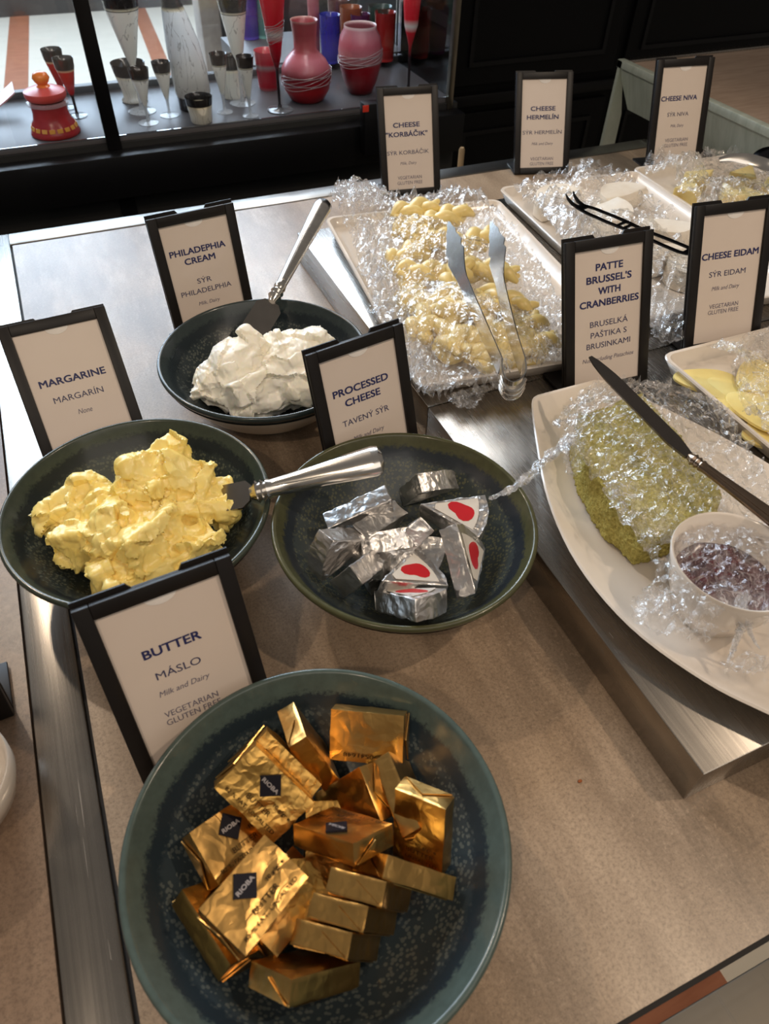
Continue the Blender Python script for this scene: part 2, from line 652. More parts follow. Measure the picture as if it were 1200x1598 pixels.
def ridged(p, s, seed=0.0):
    return 1 - abs(noise.noise(p * s + Vector((seed, seed * 1.7, seed * 0.3))))* 2


def displace(me, fn):
    ns = [v.normal.copy() for v in me.vertices]
    for v, n in zip(me.vertices, ns):
        v.co = v.co + n * fn(v.co)
    me.update()


_font = {}


def text_mesh(body, w, h, bold=0.0, shear=0.0):
    """flat lettering w wide with capitals h high, centred on x, baseline on y = 0"""
    cu = bpy.data.curves.new('t', 'FONT')
    cu.size = 1.0
    cu.offset = bold
    cu.shear = shear
    cu.align_x = 'CENTER'
    cu.resolution_u = 3
    o = bpy.data.objects.new('t', cu)
    COL.objects.link(o)

    def get(b):
        cu.body = b
        dg = bpy.context.evaluated_depsgraph_get()
        dg.update()
        return bpy.data.meshes.new_from_object(o.evaluated_get(dg))
    mh = get('H')
    hh = max(v.co.y for v in mh.vertices)
    bpy.data.meshes.remove(mh)
    me = get(body)
    x0, x1 = min(v.co.x for v in me.vertices), max(v.co.x for v in me.vertices)
    for v in me.vertices:
        v.co = Vector(((v.co.x - (x0 + x1) / 2) * w / (x1 - x0), v.co.y * h / hh, 0))
    bpy.data.objects.remove(o, do_unlink=True)
    bpy.data.curves.remove(cu)
    me.materials.clear()
    return me


def lettering(name, lines, mat, parent, M4):
    """lines [(body, x centre, y centre, width, cap height, bold, shear)] as one flat mesh"""
    if not lines:
        return None
    bm = bmesh.new()
    for body, xc, yc, w, h, b, s in lines:
        # heavy weights: the letter laid over itself in small steps
        steps = [(0, 0)] if b == 0 else [(dx * h * b * 2.2, dy * h * b * 1.6) for dx in (-1, 0, 1) for dy in (-1, 1)]
        for q, (dx, dy) in enumerate(steps):
            me = text_mesh(body, w, h, 0.0, s)
            me.transform(M4 @ Matrix.Translation((xc + dx, yc - h / 2 + dy, q * 0.000006)))
            bm.from_mesh(me)
            bpy.data.meshes.remove(me)
    me = bpy.data.meshes.new(name)
    bm.to_mesh(me)
    bm.free()
    return link(name, me, mat, parent, smooth=False)


# ------------------------------------------------------------------ the setting
HR = 0.042          # riser height


def build_setting():
    bm = bmesh.new()
    box(bm, -4, 4, -2, 7.2, -0.93, -0.9, mat=0)

    def strip(pts):
        prism(bm, pts, -0.9, -0.8985, 1)
    sl = 0.085
    for a, b in ((-0.178, -0.04), (0.722, 0.825), (1.62, 1.72), (-1.0, -0.86)):
        y0, y1 = 1.9, 7.1
        strip([(a + sl * (y0 - 5), y0), (b + sl * (y0 - 5), y0), (b + sl * (y1 - 5), y1), (a + sl * (y1 - 5), y1)])
    strip([(0.25, -1.2), (0.66, -1.2), (0.66, 0.4), (0.25, 0.4)])
    cream = M('cream_floor_stone', (222, 214, 198), 0.45, vary=(3, (214, 206, 190)), stretch=(1, 6, 1))
    terra = M('terracotta_inlay', (172, 112, 82), 0.5, vary=(9, (150, 92, 64)), stretch=(1, 5, 1))
    structure(finish('floor', bm, [cream, terra], smooth=False))
    grey = M('grey_plinth', (96, 94, 94), 0.6)
    bm = bmesh.new()
    box(bm, -4, 4, 6.95, 7.1, -0.9, 1.0)
    structure(finish('wall_back', bm, grey, smooth=False))
    # pillar and dark screen beyond the display
    bm = bmesh.new()
    a, b = aty(318, 70, 4.3), aty(349, 70, 4.3)
    box(bm, a.x, b.x, 4.3, 4.45, -0.9, 1.2, 0.01)
    o = finish('pillar', bm, M('pale_grey_paint', (176, 170, 166), 0.6))
    tag(o, 'pale grey square pillar on the striped floor behind the glass display', 'pillar')
    bm = bmesh.new()
    box(bm, b.x + 0.01, b.x + 2.2, 4.5, 4.6, -0.9, 1.3)
    o = finish('dark_screen', bm, M('dark_grey_paint', (62, 64, 68), 0.6))
    tag(o, 'dark grey screen standing beside the pale pillar behind the display', 'screen')


build_setting()


def build_display():
    Y0, Y1, ZS = 1.5, 1.765, 0.006
    XL, XR = -0.75, 0.815
    t = thing('display_case', 'black framed glass display case with glassware on its grey shelf', 'display case', (0, 0, 0))
    shelf = M('grey_shelf', (92, 90, 92), 0.4, vary=(5, (84, 82, 84)), spec=0.3)
    bm = bmesh.new()
    box(bm, XL, XR, Y0, Y1, ZS - 0.012, ZS, 0.001)
    finish('shelf', bm, shelf, t)
    bm = bmesh.new()
    box(bm, XL, XR + 0.02, Y0 - 0.045, Y0 - 0.006, -0.092, -0.016, 0.002)
    finish('front_rail', bm, BLACK, t)
    bm = bmesh.new()
    box(bm, XL, XR + 0.02, Y0 - 0.006, Y0 + 0.02, -0.9, -0.006)
    finish('lower_panel', bm, M('charcoal_panel', (40, 40, 40), 0.4), t)
    bm = bmesh.new()
    box(bm, 0.095, 0.125, Y0 - 0.012, Y0 - 0.004, -0.9, -0.09)
    finish('panel_batten', bm, BLACK, t)
    for x in (0.111, -0.52):
        bm = bmesh.new()
        box(bm, x - 0.0125, x + 0.0125, Y0 - 0.012, Y0 + 0.004, -0.016, 0.62, 0.001)
        finish('mullion', bm, BLACK, t)
    dg = M('dark_grey_frame', (72, 72, 72), 0.5)
    for x in (0.126, -0.51):
        bm = bmesh.new()
        box(bm, x - 0.009, x + 0.009, Y1, Y1 + 0.02, ZS, 0.62, 0.001)
        finish('rear_mullion', bm, dg, t)
    bm = bmesh.new()
    box(bm, XL, XR, Y1, Y1 + 0.02, ZS - 0.02, ZS + 0.012, 0.001)
    finish('rear_rail', bm, dg, t)
    bm = bmesh.new()
    box(bm, XR - 0.006, XR + 0.006, Y0 - 0.012, Y0 + 0.002, -0.016, 0.62, 0.001)
    finish('corner_post', bm, M('grey_metal_edge', (150, 142, 128), 0.35, 1.0), t)
    for nm, (x0, x1, y0, y1) in (('front_pane', (XL, XR - 0.006, Y0 - 0.005, Y0 - 0.003)), ('rear_pane', (XL, XR - 0.004, Y1 + 0.008, Y1 + 0.010)), ('side_pane', (XR, XR + 0.002, Y0 + 0.004, Y1 + 0.006))):
        bm = bmesh.new()
        box(bm, x0, x1, y0, y1, ZS + 0.0005, 0.6)
        finish(nm, bm, PANE if nm != 'side_pane' else mat_pane('side_glass', (0.62, 0.56, 0.6), 1.4), t)
    # ledge behind with the tumblers
    bm = bmesh.new()
    box(bm, 0.46, 0.85, 1.80, 2.05, -0.9, ZS + 0.012, 0.002)
    o = finish('rear_ledge', bm, M('grey_ledge', (96, 96, 98), 0.5))
    tag(o, 'grey ledge behind the display case carrying coloured tumblers', 'ledge')
    # control box on the rail, half hidden by the first rear sign
    t2 = thing('control_box', 'small black box with a red mark at the end of the display rail', 'box')
    bm = bmesh.new()
    a, b = aty(565, 160, 1.44), aty(602, 235, 1.44)
    box(bm, a.x, b.x, 1.425, 1.453, b.z, a.z, 0.002)
    finish('casing', bm, BLACK, t2)
    bm = bmesh.new()
    c, d = aty(566, 165, 1.425), aty(575, 174, 1.425)
    box(bm, c.x, d.x, 1.4235, 1.4255, d.z, c.z)
    finish('red_mark', bm, M('red_paint', (196, 52, 34), 0.4), t2)
    # black cupboard wall to the right
    t3 = thing('black_cupboard', 'tall black panelled cupboard filling the upper right background', 'cupboard')
    bm = bmesh.new()
    X0, X1, YC = 0.87, 3.4, 1.66
    box(bm, X0, X1, YC, YC + 0.5, -0.9, 1.2)
    finish('carcass', bm, BLACKWALL, t3, smooth=False)
    a, b = aty(760, 150, YC), aty(958, 131, YC)
    for k, (x0, x1) in enumerate(((X0 + 0.03, 1.36), (1.39, 1.93), (1.96, 2.5))):
        for z0, z1, nm in ((a.z + 0.03, 1.1, 'upper_door'), (-0.6, a.z - 0.03, 'lower_door')):
            bm = bmesh.new()
            box(bm, x0, x1, YC - 0.012, YC + 0.001, z0, z1, 0.002)
            d = finish(nm, bm, BLACKWALL, t3, smooth=False)
            bm = bmesh.new()
            for q in ((x0 + .04, x1 - .04, z0 + .04, z0 + .05), (x0 + .04, x1 - .04, z1 - .05, z1 - .04), (x0 + .04, x0 + .05, z0 + .05, z1 - .05), (x1 - .05, x1 - .04, z0 + .05, z1 - .05)):
                box(bm, q[0], q[1], YC - 0.018, YC - 0.0121, q[2], q[3])
            finish('moulding', bm, BLACK, d, smooth=False)
    bm = bmesh.new()
    box(bm, X0, X1, YC - 0.02, YC + 0.001, a.z - 0.012, a.z + 0.012, 0.002)
    finish('middle_rail', bm, BLACK, t3)
    # pale dowel behind the counter edge
    bm = bmesh.new()
    p = aty(718, 262, 1.3)
    lathe(bm, [(0, -0.25), (0.006, -0.25), (0.006, p.z + 0.035), (0.004, p.z + 0.039), (0, p.z + 0.039)], 12, center=(p.x, p.y, 0))
    o = finish('wooden_rod', bm, M('pale_wood', (178, 150, 112), 0.6))
    tag(o, 'short pale wooden rod standing behind the counter edge by the black cupboard', 'rod')


build_display()


def build_counters():
    X0, X1, Y0, Y1 = -0.090, 1.055, 0.0035, 1.122
    t = thing('buffet_counter', 'buffet counter with beige stone top set in a brushed steel border', 'counter')
    bm = bmesh.new()
    box(bm, X0, X1, Y0, Y1, -0.022, 0.0)
    finish('stone_top', bm, TILE, t, smooth=False)
    g = 0.003
    bm = bmesh.new()
    box(bm, X0 - g, X0, Y0 - g, Y1 + g, -0.03, -0.003)
    box(bm, X1, X1 + g, Y0 - g, Y1 + g, -0.03, -0.003)
    box(bm, X0, X1, Y1, Y1 + g, -0.03, -0.003)
    box(bm, X0, X1, Y0 - g, Y0, -0.03, -0.003)
    finish('seam', bm, SEAM, t, smooth=False)
    w = 0.036
    bm = bmesh.new()
    box(bm, X0 - g - w, X0 - g, -0.004, Y1 + g + w, -0.03, 0.001, 0.0012)
    finish('side_border', bm, STEEL, t)
    bm = bmesh.new()
    box(bm, X1 + g, X1 + g + 0.02, -0.004, Y1 + g + w, -0.03, 0.001, 0.0012)
    finish('side_border', bm, STEEL, t)
    bm = bmesh.new()
    box(bm, X0 - g, X1 + g, Y1 + g, Y1 + g + w, -0.03, 0.001, 0.0012)
    finish('rear_border', bm, STEEL_X, t)
    bm = bmesh.new()
    box(bm, X0 + 0.02, X1 - 0.02, 0.12, Y1 - 0.05, -0.9, -0.03)
    finish('cabinet_body', bm, BLACK, t, smooth=False)
    # tray rail in front
    bm = bmesh.new()
    box(bm, -0.7, 1.4, -0.32, -0.0065, -0.012, -0.001, 0.0012)
    o = finish('tray_rail', bm, mat_steel('worn_rail_steel', (126, 118, 106), 0.5, 'x'))
    tag(o, 'scratched steel tray rail along the front of the buffet counter', 'rail')
    # neighbouring counter on the left
    t = thing('side_counter', 'neighbouring brown stone counter left of the steel border', 'counter')
    bm = bmesh.new()
    box(bm, -0.9, X0 - g - w - 0.002, 0.0035, 1.12, -0.025, -0.001)
    finish('stone_top', bm, TILE2, t, smooth=False)
    bm = bmesh.new()
    box(bm, -0.88, X0 - g - w - 0.03, 0.12, 1.1, -0.9, -0.025)
    finish('cabinet_body', bm, BLACK, t, smooth=False)
    # risers
    for nm, (y0, y1), lab in (('front', (0.092, 0.5115), 'low brushed steel riser box at the front under the pistachio loaf'),
                              ('rear', (0.513, 0.932), 'low brushed steel riser box at the rear under the braided cheese platter')):
        t = thing('steel_riser', lab, 'riser', group='steel risers')
        bm = bmesh.new()
        box(bm, 0.284, 1.035, y0, y1, 0.0004, HR, 0.0012)
        o = finish('shell', bm, STEEL, t)
        bm = bmesh.new()
        if nm == 'front':
            box(bm, 0.37, 0.60, y0 - 0.0003, y0 + 0.001, 0.012, 0.028, 0.0)
            o2 = finish('stamped_panel', bm, STEEL_X, t)
        else:
            bm.free()
    # raised station on the right
    t = thing('raised_station', 'raised steel framed serving station with grey wood top behind the right end', 'counter')
    zt = 0.10
    c0 = at(964, 93, zt)
    x0, yb, yf = c0.x, c0.y, 0.55
    x1 = x0 + 1.0
    bm = bmesh.new()
    box(bm, x0 + 0.016, x1, yf, yb - 0.016, zt - 0.012, zt - 0.004)
    finish('wood_top', bm, M('grey_wood', (168, 146, 128), 0.5, vary=(14, (150, 128, 110)), stretch=(1, 7, 1)), t, smooth=False)
    bm = bmesh.new()
    box(bm, x0, x1, yb - 0.016, yb, zt - 0.012, zt + 0.001, 0.001)
    finish('top_frame', bm, STEEL, t)
    bm = bmesh.new()
    box(bm, x0, x0 + 0.016, yf, yb, zt - 0.012, zt + 0.0012, 0.001)
    finish('front_rim', bm, STEEL_PALE, t)
    bm = bmesh.new()
    # apron slopes inwards below the frame
    v = [bm.verts.new(p) for p in ((x0, yf, zt - 0.001), (x0, yb, zt - 0.001), (x0 + 0.030, yb - 0.03, zt - 0.085), (x0 + 0.030, yf, zt - 0.085),
                                   (x0 + 0.004, yf, zt - 0.012), (x0 + 0.004, yb - 0.002, zt - 0.012), (x0 + 0.034, yb - 0.03, zt - 0.085), (x0 + 0.034, yf, zt - 0.085))]
    for q in ((0, 1, 2, 3), (7, 6, 5, 4), (3, 2, 6, 7), (0, 4, 5, 1), (1, 5, 6, 2), (0, 3, 7, 4)):
        bm.faces.new([v[i] for i in q])
    finish('apron', bm, STEEL_PALE, t, smooth=False)
    bm = bmesh.new()
    L = [(x0 + 0.002, zt - 0.004), (x0 + 0.012, zt - 0.02), (x0 + 0.034, zt - 0.1), (x0 + 0.045, -0.4), (x0 + 0.012, -0.4), (x0 + 0.002, -0.1)]
    prism(bm, [(x, z) for x, z in L], -0.004, 0.004, 0, Matrix.Translation((0, yb - 0.006, 0)) @ Matrix.Rotation(PI / 2, 4, 'X'))
    box(bm, x0 + 0.003, x0 + 0.045, yb - 0.01, yb - 0.002, -0.9, -0.4)
    finish('leg', bm, STEEL_PALE, t, smooth=False)


build_counters()


# ------------------------------------------------------------------ signs
def sign(pose, label, head, sub, notes, group='framed buffet signs'):
    x, y, z, yaw, tilt = pose
    W, Hh = 0.100, 0.155
    yaw, tilt = rad(yaw), rad(tilt)
    t = thing('buffet_sign', label, 'sign', (x, y, z + 0.008 * math.sin(tilt)), (-tilt, 0, yaw), group)
    S = Matrix(((1, 0, 0, 0), (0, 0, -1, 0), (0, 1, 0, 0), (0, 0, 0, 1)))     # plane x, y -> x, z facing -y
    bw, tw = 0.0105, 0.0105
    bm = bmesh.new()
    box(bm, -W / 2, -W / 2 + bw, 0, 0.0055, 0, Hh, 0.0008)
    box(bm, W / 2 - bw, W / 2, 0, 0.0055, 0, Hh, 0.0008)
    box(bm, -W / 2 + bw, W / 2 - bw, 0.0002, 0.0053, Hh - tw, Hh, 0.0008)
    box(bm, -W / 2 + bw, W / 2 - bw, 0.0002, 0.0053, 0, 0.009, 0.0008)
    finish('frame', bm, FRAME, t)
    bm = bmesh.new()
    pts = [(-W / 2, 0.001), (W / 2, 0.001), (W / 2, Hh + 0.003), (W / 2 - 0.03, Hh + 0.003), (W / 2 - 0.033, Hh - 0.001), (-W / 2 + 0.037, Hh - 0.001), (-W / 2 + 0.034, Hh + 0.003), (-W / 2, Hh + 0.003)]
    prism(bm, pts, -0.0085, -0.0065, 0, S)
    finish('back_plate', bm, FRAME, t, smooth=False)
    bm = bmesh.new()
    box(bm, -W / 2 + 0.006, W / 2 - 0.006, 0.0030, 0.0040, 0.005, Hh - 0.0065)
    finish('paper_card', bm, PAPER, t, smooth=False)
    bm = bmesh.new()
    prism(bm, [(0.0105 * math.cos(a), -0.0065 * abs(math.sin(a))) for a in [PI + PI * k / 14 for k in range(15)]], 0.0, 0.0004, 0, Matrix.Translation((0.001, 0.0030, Hh - tw + 0.0003)) @ S)
    finish('thumb_notch', bm, NOTCH, t, smooth=False)
    T = Matrix.Translation((0, 0.0027, 0)) @ S
    lettering('heading_lettering', [(b, xc, v, w, 0.0064, 0.018, 0) for b, xc, v, w in head], INK, t, T)
    lettering('czech_lettering', [(b, xc, v, w, 0.0056, 0.0, 0) for b, xc, v, w in sub], INK2, t, T)
    lettering('note_lettering', [(b, xc, v, w, h, 0.0, s) for b, xc, v, w, h, s in notes], INK3, t, T)
    # foot: a flat plate reaching back under the leaning frame, counter-turned so it lies level
    bm = bmesh.new()
    box(bm, -W / 2, W / 2, 0.001, 0.050, -0.0005, 0.0025, 0.0006)
    k = math.tan(tilt)
    yb = 0.008
    prism(bm, [(yb, 0.001), (0.046, 0.001), (yb + 0.03 * k + 0.006, 0.034), (yb + 0.034 * k, 0.036)], -0.022, -0.019, 0, Matrix(((0, 0, 1, 0), (1, 0, 0, 0), (0, 1, 0, 0), (0, 0, 0, 1))))
    prism(bm, [(yb, 0.001), (0.046, 0.001), (yb + 0.03 * k + 0.006, 0.034), (yb + 0.034 * k, 0.036)], 0.019, 0.022, 0, Matrix(((0, 0, 1, 0), (1, 0, 0, 0), (0, 1, 0, 0), (0, 0, 0, 1))))
    # sink the drop of the raised origin, then undo the tilt
    Mx = Matrix.Rotation(tilt, 4, 'X') @ Matrix.Translation((0, 0, -0.008 * math.sin(tilt) + 0.0018))
    bmesh.ops.transform(bm, matrix=Mx, verts=bm.verts)
    finish('foot', bm, FRAME, t)
    return t


MD, VG, GF = 'Milk and Dairy', 'VEGETARIAN', 'GLUTEN FREE'
sign((-0.0105, 0.2408, 0, 4.58, 23.3), 'black framed sign reading BUTTER leaning behind the bowl of gold butter pats',
     [('BUTTER', -0.002, 0.107, 0.038)], [('MÁSLO', -0.003, 0.0885, 0.030)],
     [(MD, -0.003, 0.0745, 0.0345, 0.0042, 0.25), (VG, -0.003, 0.0575, 0.037, 0.0045, 0), (GF, -0.003, 0.0510, 0.038, 0.0045, 0)])
sign((-0.0379, 0.5809, 0, 3.5, 40), 'black framed sign reading MARGARINE tilted back behind the margarine bowl',
     [('MARGARINE', 0, 0.0955, 0.062)], [('MARGARÍN', 0, 0.078, 0.047)], [('None', 0.001, 0.0625, 0.0135, 0.0048, 0.25)])
sign((0.1268, 0.7610, 0, 6.95, 13.2), 'black framed sign reading PHILADEPHIA CREAM behind the cream cheese bowl',
     [('PHILADEPHIA', -0.0015, 0.114, 0.0655), ('CREAM', -0.0015, 0.1032, 0.036)],
     [('SÝR', -0.002, 0.0796, 0.0172), ('PHILADELPHIA', -0.002, 0.0684, 0.061)], [('Milk, Dairy', -0.002, 0.0542, 0.026, 0.0040, 0.25)])
sign((0.2085, 0.4539, 0, 9.88, 18.1), 'black framed sign reading PROCESSED CHEESE behind the bowl of foil triangles',
     [('PROCESSED', -0.002, 0.1112, 0.0585), ('CHEESE', -0.002, 0.0998, 0.0375)], [('TAVENÝ SÝR', -0.002, 0.081, 0.0505)],
     [(MD, -0.002, 0.0635, 0.034, 0.0042, 0.25)])
sign((0.5317, 1.0770, 0, -9, 20.4), 'black framed sign reading CHEESE KORBÁČIK behind the braided cheese platter',
     [('CHEESE', -0.004, 0.1028, 0.044), ('"KORBÁČIK"', -0.004, 0.0896, 0.069)], [('SÝR KORBÁČIK', -0.003, 0.0633, 0.0705)],
     [('Milk, Dairy', -0.003, 0.0476, 0.028, 0.0042, 0.25), (VG, -0.002, 0.0262, 0.041, 0.0048, 0), (GF, -0.002, 0.0184, 0.043, 0.0048, 0)])
sign((0.7868, 1.0799, 0, -15, 25), 'black framed sign reading CHEESE HERMELÍN on the stone top behind the soft white cheese',
     [('CHEESE', -0.001, 0.1006, 0.044), ('HERMELÍN', -0.001, 0.0876, 0.0565)], [('SÝR HERMELÍN', -0.001, 0.0642, 0.0705)],
     [(MD, 0, 0.0466, 0.039, 0.0042, 0.25), (VG, 0, 0.0228, 0.0415, 0.0048, 0), (GF, 0, 0.0150, 0.043, 0.0048, 0)])
sign((0.9423, 0.9313, HR, -8.5, 18.4), 'black framed sign reading CHEESE NIVA in front of the raised steel station',
     [('CHEESE NIVA', -0.004, 0.1015, 0.0645)], [('SÝR NIVA', -0.003, 0.079, 0.0385)],
     [('Milk, Dairy', -0.002, 0.0628, 0.024, 0.0042, 0.25), (VG, 0, 0.0422, 0.042, 0.0048, 0), (GF, 0, 0.0345, 0.043, 0.0048, 0)])
sign((0.4717, 0.4626, HR, -3.3, 22.8), "black framed sign reading PATTE BRUSSEL'S WITH CRANBERRIES behind the green loaf",
     [('PATTE', 0.001, 0.1274, 0.031), ("BRUSSEL'S", 0.001, 0.1158, 0.052), ('WITH', 0.0015, 0.1044, 0.0255), ('CRANBERRIES', 0.002, 0.0928, 0.069)],
     [('BRUSELKÁ', 0.002, 0.0722, 0.045), ('PAŠTIKA S', 0.002, 0.0612, 0.043), ('BRUSINKAMI', 0.002, 0.0502, 0.0525)],
     [('Nuts including Pistachios', 0.002, 0.0360, 0.062, 0.0042, 0.25)])
sign((0.6452, 0.4814, HR, -6.5, 23), 'black framed sign reading CHEESE EIDAM at the right edge behind the yellow slices',
     [('CHEESE EIDAM', 0, 0.1023, 0.0725)], [('SÝR EIDAM', -0.0015, 0.083, 0.047)],
     [(MD, -0.002, 0.0677, 0.036, 0.0042, 0.25), (VG, -0.002, 0.0482, 0.038, 0.0045, 0), (GF, -0.002, 0.0418, 0.040, 0.0045, 0)])
# the sign on the neighbouring counter, only its right foot in view
p = at(33, 1112)
sign((p.x - 0.054, p.y - 0.004, 0.0, 2, 14), 'black framed sign on the brown side counter cut off by the left edge',
     [], [], [])


# ------------------------------------------------------------------ bowls
BOWL = [(0, 0), (0.046, 0), (0.050, 0.002), (0.054, 0.006), (0.078, 0.026), (0.097, 0.048), (0.1065, 0.0615), (0.1095, 0.066), (0.1098, 0.0685),
        (0.1085, 0.0702), (0.1062, 0.0700), (0.1040, 0.0672), (0.0945, 0.0535), (0.0755, 0.0330), (0.050, 0.0165), (0.025, 0.0105), (0, 0.0095)]


def inner_z(r):
    pr = [(0, 0.0095), (0.025, 0.0105), (0.05, 0.0165), (0.0755, 0.033), (0.0945, 0.0535), (0.104, 0.0672), (0.2, 0.09)]
    for (a, za), (b, zb) in zip(pr, pr[1:]):
        if r <= b:
            return za + (zb - za) * (r - a) / (b - a)
    return 0.09


def bowl(x, y, label, gl, s=1.0):
    t = thing('stoneware_bowl', label, 'bowl', (x, y, 0), group='glazed stoneware bowls')
    prof = spline([(r * s, z) for r, z in BOWL], 3)
    bm = bmesh.new()
    lathe(bm, [(max(p[0], 0) if i not in (0, len(prof) - 1) else 0, p[1]) for i, p in enumerate(prof)], 96)
    finish('bowl_wall', bm, gl, t, angle=70)
    # pale underside, a skin just outside the glazed wall
    bm = bmesh.new()
    pr = spline([(0.047, -0.0), (0.0508, 0.0018), (0.0549, 0.0055), (0.0789, 0.0255), (0.0978, 0.0474), (0.1062, 0.0594)], 4)
    lathe(bm, [(0, 0.0)] + [(p[0] * s, max(p[1], 0)) for p in pr], 96)
    finish('pale_underside', bm, CREAMGLAZE, t, angle=70)
    return t


BB, BM, BP, BC = Vector((0.033, 0.145, 0)), Vector((-0.0143, 0.457, 0)), Vector((0.1845, 0.3555, 0)), Vector((0.1465, 0.6265, 0))
bowl(BB.x, BB.y, 'large blue grey stoneware bowl holding gold wrapped butter pats', mat_glaze('blue_glaze', (42, 50, 54), (92, 98, 94), (36, 46, 52), (84, 98, 92)), 1.022)
bowl(BM.x, BM.y, 'dark green black stoneware bowl holding yellow margarine', mat_glaze('black_green_glaze', (38, 44, 44), (84, 88, 76), (28, 34, 36), (66, 74, 64)))
bowl(BP.x, BP.y, 'olive rimmed stoneware bowl holding silver foil cheese triangles', mat_glaze('olive_glaze', (50, 56, 56), (96, 96, 74), (38, 44, 50), (84, 84, 56)))
bowl(BC.x, BC.y, 'charcoal speckled stoneware bowl holding white cream cheese', mat_glaze('charcoal_glaze', (38, 44, 46), (86, 90, 84), (30, 38, 42), (54, 64, 64)))


# ------------------------------------------------------------------ margarine and cream cheese
def mound(name, parts, voxel, mat, label, cat, amp, bowlc, seed, facets):
    bm = bmesh.new()
    for kind, px, py, z, r, rot in parts:
        c = at(px, py, z)
        rot = tuple(rad(a) for a in rot)
        (ellipsoid if kind == 'e' else rbox)(bm, c, r, rot)
    me = remesh(bm, voxel, 0)

    def fn(p):
        s = Vector((seed, 0, 0))
        q = p + noise.noise_vector(p * 70 + s) * 0.003
        tot = noise.noise(q * 40 + s) * 0.0025
        for sc, am in facets:       # chiselled planes, each cell its own slope
            d, pts = noise.voronoi(q * sc + s)
            nv = noise.noise_vector(pts[0] * 7.3) * 2.0
            tot += max(-1, min(1, nv.dot(q * sc + s - pts[0]) * 1.5)) * am
        tot += noise.noise(Vector((q.x * 420, q.y * 150, q.z * 240)) + s) * 0.0005
        return amp * tot
    displace(me, fn)
    for v in me.vertices:       # keep it inside the bowl
        d = Vector((v.co.x - bowlc.x, v.co.y - bowlc.y, 0))
        r = d.length
        zz = inner_z(r) + 0.0004
        if v.co.z < zz:
            v.co.z = zz
    o = link(name, me, mat, angle=60)
    return tag(o, label, cat)


mound('margarine_mound', [
    ('e', 215, 830, 0.032, (0.060, 0.045, 0.022), (0, 0, 10)),
    ('b', 262, 708, 0.088, (0.017, 0.013, 0.008), (10, -12, 30)),
    ('b', 250, 735, 0.077, (0.028, 0.018, 0.014), (20, 5, 20)),
    ('b', 285, 745, 0.074, (0.024, 0.017, 0.015), (25, 20, -30)),
    ('b', 235, 770, 0.066, (0.026, 0.020, 0.018), (-10, 15, 50)),
    ('b', 300, 785, 0.058, (0.034, 0.020, 0.016), (15, 10, -12)),
    ('e', 320, 800, 0.050, (0.036, 0.016, 0.014), (0, 0, 0)),
    ('e', 352, 800, 0.056, (0.015, 0.009, 0.008), (0, 10, 20)),
    ('b', 120, 785, 0.062, (0.030, 0.013, 0.012), (20, -14, 22)),
    ('b', 100, 805, 0.058, (0.020, 0.013, 0.012), (0, -20, 10)),
    ('e', 160, 790, 0.068, (0.024, 0.016, 0.015), (0, 0, 0)),
    ('b', 150, 840, 0.055, (0.030, 0.022, 0.018), (-15, -10, -25)),
    ('e', 178, 815, 0.073, (0.021, 0.018, 0.014), (0, 0, 0)),
    ('b', 215, 835, 0.062, (0.030, 0.026, 0.016), (-20, 8, 40)),
    ('e', 255, 845, 0.056, (0.028, 0.020, 0.014), (0, 0, -10)),
    ('b', 300, 855, 0.050, (0.024, 0.013, 0.012), (-10, -5, 15)),
    ('b', 185, 895, 0.048, (0.022, 0.015, 0.016), (-20, 0, 10)),
    ('b', 235, 900, 0.046, (0.036, 0.015, 0.013), (-25, 5, 12)),
    ('e', 200, 870, 0.050, (0.030, 0.022, 0.016), (0, 0, 0)),
], 0.0014, MARG, 'chunky heap of pale yellow margarine in the dark green black bowl', 'margarine', 1.0, BM, 3.1, ((38, 0.0045), (85, 0.0018)))

mound('cream_cheese_mound', [
    ('e', 405, 600, 0.036, (0.066, 0.050, 0.022), (0, 0, 0)),
    ('e', 372, 565, 0.066, (0.036, 0.030, 0.024), (0, 0, 30)),
    ('e', 345, 590, 0.056, (0.030, 0.026, 0.020), (0, 0, 0)),
    ('b', 385, 550, 0.076, (0.020, 0.016, 0.012), (10, -15, 30)),
    ('e', 455, 555, 0.066, (0.038, 0.034, 0.024), (0, 0, -20)),
    ('e', 490, 545, 0.066, (0.024, 0.026, 0.020), (0, 0, 0)),
    ('e', 480, 595, 0.052, (0.034, 0.032, 0.022), (0, 0, 0)),
    ('b', 465, 540, 0.076, (0.024, 0.014, 0.010), (0, 10, -10)),
    ('e', 425, 585, 0.058, (0.024, 0.022, 0.018), (0, 0, 0)),
    ('b', 325, 607, 0.053, (0.017, 0.010, 0.007), (0, -10, -25)),
    ('e', 355, 620, 0.046, (0.024, 0.012, 0.012), (0, 0, -15)),
    ('e', 415, 628, 0.040, (0.034, 0.012, 0.014), (0, 0, 0)),
    ('b', 390, 605, 0.055, (0.026, 0.016, 0.014), (-30, 0, 20)),
], 0.0014, CREAM, 'white mound of whipped cream cheese in the charcoal speckled bowl', 'cream cheese', 1.0, BC, 8.4, ((24, 0.0045), (60, 0.0014)))


